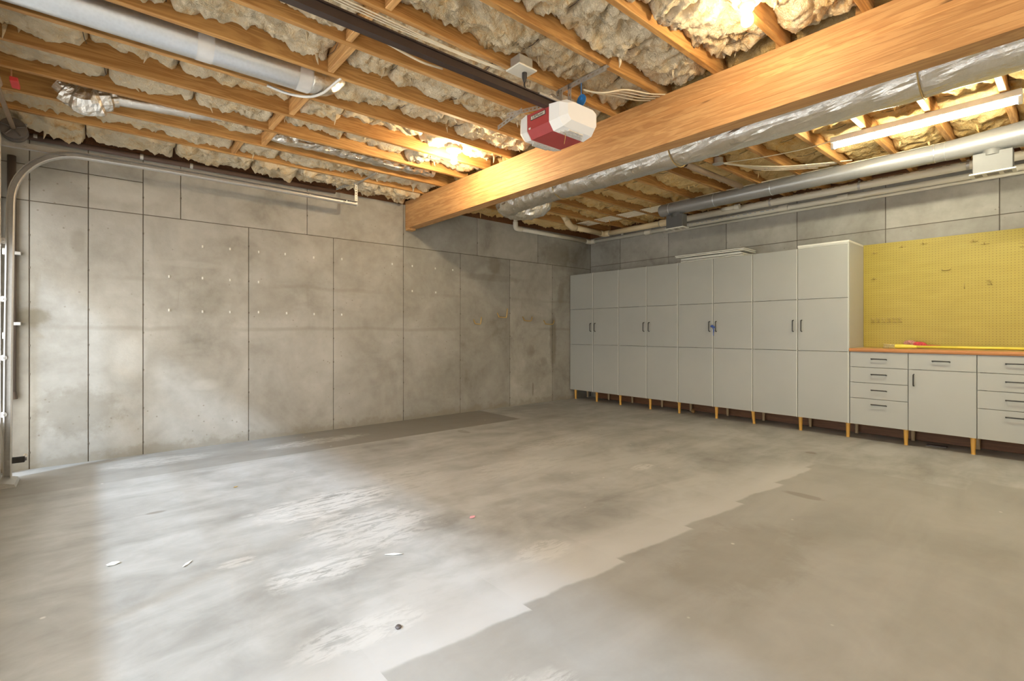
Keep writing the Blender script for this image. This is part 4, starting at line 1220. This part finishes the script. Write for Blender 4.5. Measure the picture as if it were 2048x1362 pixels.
# hanging bracket of perforated angle
hb = thing('opener_bracket', 'perforated steel angle hanging the opener from a joist', 'bracket', (-4.3, -3.4, 2.65))
m = MB()
def perf_strip(m, p0, p1, w_dir, width, thick_dir, hole=0.0, step=0.04):
    """strip of bar with punched holes, made of two rails and webs"""
    p0, p1 = Vector(p0), Vector(p1)
    t = (p1 - p0); ln = t.length; t.normalize()
    wv, tv = Vector(w_dir) * width, Vector(thick_dir) * 0.003
    def slab(a, b, w0, w1):
        vs = []
        for d in (a, b):
            for ww in (w0, w1):
                for tt in (0, 1):
                    vs.append(p0 + t * d + wv * ww + tv * tt)
        m.add(vs, [(0, 1, 3, 2), (4, 6, 7, 5), (0, 4, 5, 1), (2, 3, 7, 6), (0, 2, 6, 4), (1, 5, 7, 3)])
    slab(0, ln, 0, 0.33); slab(0, ln, 0.67, 1)
    d = 0.0
    while d < ln:
        slab(d, min(ln, d + step * 0.55), 0.33, 0.67)
        d += step
perf_strip(m, (-4.30, -3.80, 2.80), (-4.30, -3.375, 2.80), (0, 0, 1), 0.036, (1, 0, 0))
m.box(-4.30, -4.266, -3.80, -3.375, 2.833, 2.836)
m.build('cross_angle', 'steel', hb)
for (x, y) in ((-4.30, -3.39), (-4.30, -3.50)):
    m = MB(); perf_strip(m, (x, y, 2.648), (x, y, 2.83), (0, 1, 0), 0.03, (1, 0, 0)); m.build('hanger', 'steel', hb)
m = MB(); perf_strip(m, (-4.43, -3.39, 2.665), (-4.43, -2.98, 2.74), (0, 0, 1), 0.03, (1, 0, 0)); m.build('side_brace', 'steel', hb)
m = MB(); perf_strip(m, (-4.55, -3.28, 2.64), (-4.55, -3.02, 2.60), (0, 0, 1), 0.03, (1, 0, 0)); m.build('side_brace', 'steel', hb)
# coiled grey leads above the motor
wc = thing('opener_wiring', 'coiled grey wiring looped over the opener hanger', 'wiring', (-4.36, -3.4, 2.66))
for k in range(4):
    cx, cy, cz, r_ = -4.36 + 0.012 * k, -3.36 + 0.012 * k, 2.725 + 0.004 * k, 0.052 + 0.006 * k
    pts = [(cx + 0.01 * math.sin(a * 2), cy + r_ * math.cos(a), cz + r_ * math.sin(a)) for a in [2 * math.pi * q / 20 for q in range(21)]]
    MB().tube(pts, 0.005, 6).build('loop', 'steel', wc, True)
for k in range(3):
    MB().tube(curve_pts([(-4.33, -3.42 - 0.012 * k, 2.80), (-4.335, -3.425 - 0.014 * k, 2.73), (-4.33, -3.44 - 0.02 * k, 2.655)], 5), 0.005, 6).build('lead', 'steel', wc, True)
o = MB().tube([(-4.22, -3.52, 2.735), (-4.215, -3.52, 2.735)], 0.04, 24).tube([(-4.23, -3.52, 2.745), (-4.21, -3.52, 2.745)], 0.008, 8).tube([(-4.22, -3.52, 2.77), (-4.22, -3.52, 2.86)], 0.003, 6).build('blue_tag', 'blue', None, 'auto'); tag(o, 'round blue plastic tag hanging behind the opener', 'tag')
# outlet box and plug
ob_ = thing('outlet_box', 'pale ceiling outlet box on a joist feeding the opener', 'outlet', (-4.72, -3.47, 2.77))
MB().box(-4.78, -4.67, -3.52, -3.43, 2.785, 2.855, 0.004).build('box', 'steel', ob_)
MB().box(-4.80, -4.65, -3.54, -3.41, 2.775, 2.786, 0.003).build('cover', 'pvc', ob_)
pc_ = thing('power_cord', 'black power cord drooping from the outlet to the opener', 'cord', (-4.6, -3.45, 2.66))
MB().lathe((-4.70, -3.475, 2.775), [(0.016, 0.0), (0.016, -0.03), (0.008, -0.055), (0.005, -0.06)], 14).build('plug', 'blackcable', pc_, 'auto')
MB().tube(curve_pts([(-4.70, -3.475, 2.72), (-4.69, -3.47, 2.69), (-4.62, -3.46, 2.665), (-4.52, -3.45, 2.665), (-4.43, -3.42, 2.70), (-4.38, -3.41, 2.71)], 6), 0.005, 8).build('lead', 'blackcable', pc_, True)

# ------------------------------------------------------------------ garage door, tracks, torsion gear
gdz = [0.0, 0.47, 0.92, 1.37, 1.82, 2.27]
gdr = thing('garage_door', 'sectional garage door with added glazing in its middle sections and steel hinges', 'garage door', (XD - 0.02, -3.45, 0))
Y0d, Y1d = -6.68, -0.30
for k in range(5):
    z0, z1 = gdz[k] + 0.002, gdz[k + 1] - 0.002
    if k in (0, 4):
        MB().box(XD - 0.045, XD, Y0d, Y1d, z0, z1, 0.004).build('section', 'doorpaint', gdr)
    else:
        m = MB().box(XD - 0.012, XD, Y0d, Y1d, z0, z0 + 0.006).box(XD - 0.012, XD, Y0d, Y1d, z1 - 0.006, z1)
        npan = 2
        for q in range(npan + 1):
            y = Y0d + (Y1d - Y0d) * q / npan
            hw = 0.012 if 0 < q < npan else 0.03
            m.box(XD - 0.012, XD, max(Y0d, y - hw), min(Y1d, y + hw), z0 + 0.006, z1 - 0.006)
        s_ = m.build('section', 'doorpaint', gdr)
        for q in range(npan):
            ya = Y0d + (Y1d - Y0d) * q / npan + 0.014; yb = Y0d + (Y1d - Y0d) * (q + 1) / npan - 0.014
            MB().box(XD - 0.008, XD - 0.004, ya, yb, z0 + 0.006, z1 - 0.006).build('pane', 'glass', s_)  # panes added so that daylight enters through the closed door
for k, z in enumerate((0.52, 0.955, 1.405, 1.85)):
    h_ = MB().prism([(-0.30, z - 0.055), (-0.36, z - 0.055), (-0.395, z - 0.015), (-0.395, z + 0.02), (-0.36, z + 0.055), (-0.30, z + 0.055)], 0, XD + 0.001, XD + 0.005).build('hinge', 'steel', gdr)
    MB().tube([(XD + 0.022, -0.41, z), (XD + 0.022, -0.30, z)], 0.006, 8).tube([(XD + 0.022, -0.39, z), (XD + 0.022, -0.372, z)], 0.022, 16).build('roller', 'steel', h_)
    MB().tube([(XD + 0.004, -0.365, z - 0.03), (XD + 0.010, -0.365, z - 0.03)], 0.009, 6).tube([(XD + 0.004, -0.365, z + 0.03), (XD + 0.010, -0.365, z + 0.03)], 0.009, 6).build('bolt', 'track', h_)
tr = thing('door_track', 'galvanised garage door track curving from the floor to the ceiling', 'track', (-7.22, -0.40, 0))
# C-section swept along the track path in the x-z plane
path = [(-7.255, 0.03), (-7.25, 1.0), (-7.237, 2.15)]
ccx, ccz, cr = -7.237 + 0.42, 2.15, 0.42
for k in range(1, 15):
    a = math.pi - (math.pi / 2) * k / 14
    path.append((ccx + cr * math.cos(a), ccz + cr * 1.08 * math.sin(a)))
path += [(-6.3, 2.612), (-5.4, 2.612), (-4.47, 2.605)]
sec = [(-0.024, -0.40), (-0.024, -0.352), (0.024, -0.352), (0.024, -0.40), (0.016, -0.405), (0.016, -0.392), (0.0205, -0.392), (0.0205, -0.356), (-0.0205, -0.356), (-0.0205, -0.392), (-0.016, -0.392), (-0.016, -0.405)]
vs = []; fs = []
n = len(sec)
for i, (x, z) in enumerate(path):
    if i == 0: tx, tz = path[1][0] - x, path[1][1] - z
    elif i == len(path) - 1: tx, tz = x - path[i - 1][0], z - path[i - 1][1]
    else: tx, tz = path[i + 1][0] - path[i - 1][0], path[i + 1][1] - path[i - 1][1]
    l_ = math.hypot(tx, tz); tx /= l_; tz /= l_
    nx_, nz_ = tz, -tx
    for (q, y) in sec:
        vs.append((x + nx_ * q, y, z + nz_ * q))
for i in range(len(path) - 1):
    for k in range(n):
        a = i * n + k; b = i * n + (k + 1) % n
        fs.append((a, b, b + n, a + n))
fs += [tuple(range(n)), tuple((len(path) - 1) * n + k for k in range(n - 1, -1, -1))]
MB().add(vs, fs).build('channel', 'track', tr)
for x in (-6.5, -6.0, -5.5, -5.0, -4.6):
    MB().tube([(x, -0.404, 2.612), (x, -0.398, 2.612)], 0.007, 8).build('bolt', 'steel', tr)
# horizontal angle from the header to the track
MB().box(-7.30, -6.78, -0.352, -0.349, 2.585, 2.635).box(-7.30, -6.78, -0.382, -0.349, 2.583, 2.586).build('support_angle', 'track', tr)
for x in (-7.27, -7.22, -7.16, -6.95):
    MB().tube([(x, -0.36, 2.612), (x, -0.344, 2.612)], 0.008, 8).build('bolt', 'steel', tr)
for z in (0.35, 1.1, 1.75):
    MB().box(-7.285, -7.24, -0.352, -0.30, z, z + 0.05, 0.002).build('jamb_bracket', 'steel', tr)
m = MB(); perf_strip(m, (-4.485, -0.345, 2.585), (-4.485, -0.345, 2.86), (1, 0, 0), 0.032, (0, 1, 0), step=0.028); m.build('hanger', 'steel', tr)
m = MB(); perf_strip(m, (-4.485, -0.36, 2.835), (-4.485, -0.87, 2.835), (1, 0, 0), 0.034, (0, 0, 1), step=0.03); m.build('cross_angle', 'steel', tr)
m = MB(); perf_strip(m, (-4.485, -0.345, 2.835), (-4.60, -0.08, 2.80), (0, 0, 1), 0.03, (1, 0, 0), step=0.03); m.build('brace', 'track', tr)

ts = thing('torsion_assembly', 'dark cable drum on the torsion shaft above the door', 'door hardware', (-7.22, -0.5, 2.6))
MB().tube([(-7.215, -0.34, 2.70), (-7.215, -6.6, 2.70)], 0.0145, 14).build('shaft', 'shaft', ts, True)
MB().lathe((-7.215, -0.43, 2.70), [(0.03, -0.055), (0.068, -0.05), (0.078, -0.045), (0.078, -0.03), (0.066, -0.024), (0.066, 0.03), (0.080, 0.034), (0.080, 0.05), (0.03, 0.052)], 30, 'y').build('cable_drum', 'drum', ts, 'auto')
for k in range(5):
    a = k * 2 * math.pi / 5 + 0.3
    MB().tube([(-7.215 + 0.02 * math.cos(a), -0.488, 2.70 + 0.02 * math.sin(a)), (-7.215 + 0.068 * math.cos(a), -0.488, 2.70 + 0.068 * math.sin(a))], 0.006, 6).build('spoke', 'drum', ts)
MB().box(-7.29, -7.15, -0.342, -0.337, 2.585, 2.79).build('end_plate', 'steel', ts)
MB().tube([(-7.285, -0.46, 2.68), (-7.285, -0.45, 0.12)], 0.003, 5).build('lift_cable', 'track', ts)
MB().lathe((-7.215, -1.35, 2.70), [(0.03, -1.6), (0.032, -1.0), (0.032, -0.02), (0.016, 0.0)], 16, 'y').build('spring', 'shaft', ts, True)
sg = thing('red_tipped_strap', 'pale hanging strap with a red end tag at the left picture edge', 'strap', (-7.16, -1.0, 2.76))
MB().box(-7.162, -7.156, -1.235, -1.215, 2.80, 3.0).build('strap', 'strapred', sg)
MB().box(-7.165, -7.125, -1.27, -1.13, 2.772, 2.80, 0.003).build('tag', 'redtag', sg)
# photo eye near the floor
pe = thing('photo_eye', 'black safety sensor low on the door track', 'sensor', (-7.21, -0.36, 0.12))
MB().box(-7.235, -7.16, -0.375, -0.345, 0.135, 0.18, 0.004).build('body', 'black', pe)
MB().box(-7.26, -7.235, -0.365, -0.355, 0.125, 0.165).build('bracket', 'steel', pe)
MB().tube([(-7.16, -0.36, 0.158), (-7.150, -0.36, 0.158)], 0.012, 12).build('lens', 'drum', pe)
MB().tube(curve_pts([(-7.17, -0.35, 0.18), (-7.16, -0.34, 0.195), (-7.15, -0.335, 0.175)], 4), 0.0025, 5).build('lead', 'cable', pe)
MB().prism([(-7.30, 0.0), (-7.19, 0.0), (-7.20, 0.022), (-7.285, 0.05), (-7.30, 0.05)], 1, -0.60, -0.33).build('bottom_bracket', 'steel', gdr)

# brown pipes on the wall by the door
bp = thing('brown_pipe', 'long brown iron pipe along the top of the concrete wall', 'pipe', (-6.3, -0.04, 2.75))
MB().tube([(-7.30, -0.05, 2.775), (-4.6, -0.05, 2.79)], 0.026, 16).build('run', 'brown_pipe', bp, True)
for x in (-7.12, -6.41, -6.02):
    MB().tube([(x - 0.012, -0.05, 2.78), (x + 0.012, -0.05, 2.78)], 0.0275, 16).build('band', 'steel', bp, 'auto')
dp = thing('brown_downpipe', 'dark brown vertical pipe on the wall beside the door track', 'pipe', (-7.24, -0.03, 0.6))
MB().tube([(-7.262, -0.032, 0.64), (-7.262, -0.032, 2.60)], 0.027, 14).build('run', 'brown_dark', dp, True)
for z in (1.22, 1.80):
    MB().box(-7.292, -7.205, -0.062, -0.001, z - 0.014, z + 0.014, 0.004).build('clamp', 'steel', dp)
MB().lathe((-7.262, -0.032, 0.60), [(0.035, 0.0), (0.032, 0.03), (0.028, 0.06)], 14).build('foot', 'brown_dark', dp, 'auto')

# ------------------------------------------------------------------ cables
def cable(name, pts, r, mat, label, group=None, n=8):
    o = MB().tube(curve_pts(pts, n), r, 6).build(name, mat, None, True)
    tag(o, label, 'cable', group)
for k in range(3):
    yk = JF[7] + 0.004 + 0.006 * k
    cable('joist_cable', [(-7.3, yk + 0.01, 2.83 - 0.004 * k), (-6.4, yk, 2.832), (-5.7, yk + 0.015 * k, 2.829), (-5.2, yk + 0.02, 2.832 - 0.003 * k), (-4.78, yk - 0.05, 2.80)], 0.0042, 'cable',
          '%s of three white cables stapled along the joist by the outlet' % ORD[k], 'cables along the outlet joist')
cable('loose_cable', [(-5.75, -3.15, 2.86), (-5.5, -3.12, 2.84), (-5.2, -3.05, 2.85), (-5.0, -3.0, 2.89)], 0.007, 'cable', 'thick white cable crossing a bay beside the opener rail')
cable('duct_cable', [(-5.85, -2.13, 2.835), (-5.74, -2.20, 2.79), (-5.63, -2.28, 2.772), (-5.56, -2.36, 2.79), (-5.52, -2.46, 2.825), (-5.50, -2.54, 2.842)], 0.009, 'white', 'white cable slung under the galvanised duct end')
for k in range(4):
    cable('beam_cable', [(-4.22 + 0.01 * k, -3.54, 2.80), (-4.15, -3.60 - 0.02 * k, 2.775 - 0.006 * k), (-4.0, -3.62 - 0.035 * k, 2.80), (-3.80, -3.66 - 0.04 * k, 2.815), (-3.64, -3.70 - 0.04 * k, 2.845)], 0.0048, 'cable',
          '%s of four white cables running from the opener over the beam' % ORD[k], 'cables from the opener to the beam')
# bundles running through the joists above the cabinets
for k in range(7):
    xk = -0.92 + 0.042 * k
    cable('ceiling_cable', [(xk, -0.5, 2.862 + 0.004 * (k % 2)), (xk + 0.01, -2.0, 2.858), (xk - 0.012, -3.4, 2.862), (xk + 0.008, -4.8, 2.858), (xk, -6.2, 2.862)], 0.0065, 'cable',
          '%s from the beam of the parallel white cables through the joists' % ORD[k], 'cables through the joists over the cabinets', 6)
for k in range(4):
    cable('plate_cable', [(-1.97, -3.40 - 0.008 * k, 2.83), (-1.75, -3.47 - 0.02 * k, 2.835 - 0.003 * k), (-1.45, -3.58 - 0.05 * k, 2.832), (-1.25, -3.75 - 0.07 * k, 2.838), (-1.05, -3.95 - 0.10 * k, 2.848)], 0.005, 'cable',
          '%s of four white cables fanning from the round cover plate' % ORD[k], 'cables from the cover plate')
cable('lamp_cable', [(-1.99, -3.36, 2.835), (-1.95, -3.75, 2.80), (-1.88, -4.10, 2.80), (-1.86, -4.33, 2.815)], 0.0042, 'cable', 'single white cable drooping from the cover plate to the tube light')
cable('yellow_hook_cable', [(-2.55, -1.75, 2.86), (-2.56, -1.76, 2.79), (-2.53, -1.79, 2.755), (-2.48, -1.82, 2.77), (-2.47, -1.82, 2.80)], 0.006, 'pvc_warm', 'short curled cream cable hanging below the joists beyond the beam')

# ------------------------------------------------------------------ scraps on the floor
def scrap(x, y, w_, h_, rot, mat, label, cat='scrap', bend=0.004):
    m = MB(); vs = []; fs = []
    nx_, ny_ = 4, 2
    for i in range(nx_ + 1):
        for j in range(ny_ + 1):
            u, v = i / nx_ - 0.5, j / ny_ - 0.5
            a, b = u * w_, v * h_ * (1 - 0.5 * abs(u))
            xx = x + a * math.cos(rot) - b * math.sin(rot); yy = y + a * math.sin(rot) + b * math.cos(rot)
            vs.append((xx, yy, 0.0015 + bend * (0.5 + 0.5 * math.sin(u * 6 + v * 3))))
    W = ny_ + 1
    for i in range(nx_):
        for j in range(ny_):
            a = i * W + j; fs.append((a, a + W, a + W + 1, a + 1))
    vs2 = [(p[0], p[1], p[2] + 0.0015) for p in vs]
    k = len(vs)
    fs += [tuple(q + k for q in reversed(f)) for f in fs]
    rim = [i * W for i in range(nx_ + 1)] + [nx_ * W + j for j in range(1, W)] + [i * W + ny_ for i in range(nx_ - 1, -1, -1)] + [j for j in range(ny_ - 1, 0, -1)]
    for q in range(len(rim)):
        a, b = rim[q], rim[(q + 1) % len(rim)]
        fs.append((a, b, b + k, a + k))
    m.add(vs + vs2, fs)
    tag(m.build('floor_scrap', mat), label, cat)
scrap(-4.96, -3.28, 0.04, 0.03, 0.6, 'pink', 'small pink paper scrap on the bare floor')
scrap(-5.57, -3.43, 0.09, 0.016, -0.6, 'paper', 'curled pale strip lying on the floor left of the pink scrap')
scrap(-6.40, -2.86, 0.06, 0.014, 0.9, 'paper', 'short pale sliver on the floor in the sunlit patch')
scrap(-6.68, -2.62, 0.05, 0.04, 0.2, 'paper', 'flat pale flake on the floor near the sunlit edge')
scrap(-5.95, -1.66, 0.03, 0.014, 0.3, 'brass', 'tiny tan chip on the floor out from the concrete wall')
crumb('floor_pebble', -5.85, -4.02, 0.006, 0.012, 1, 1, 0.6, 'drum', 'small dark pebble on the floor near the darker slab area', 'pebble', 5)
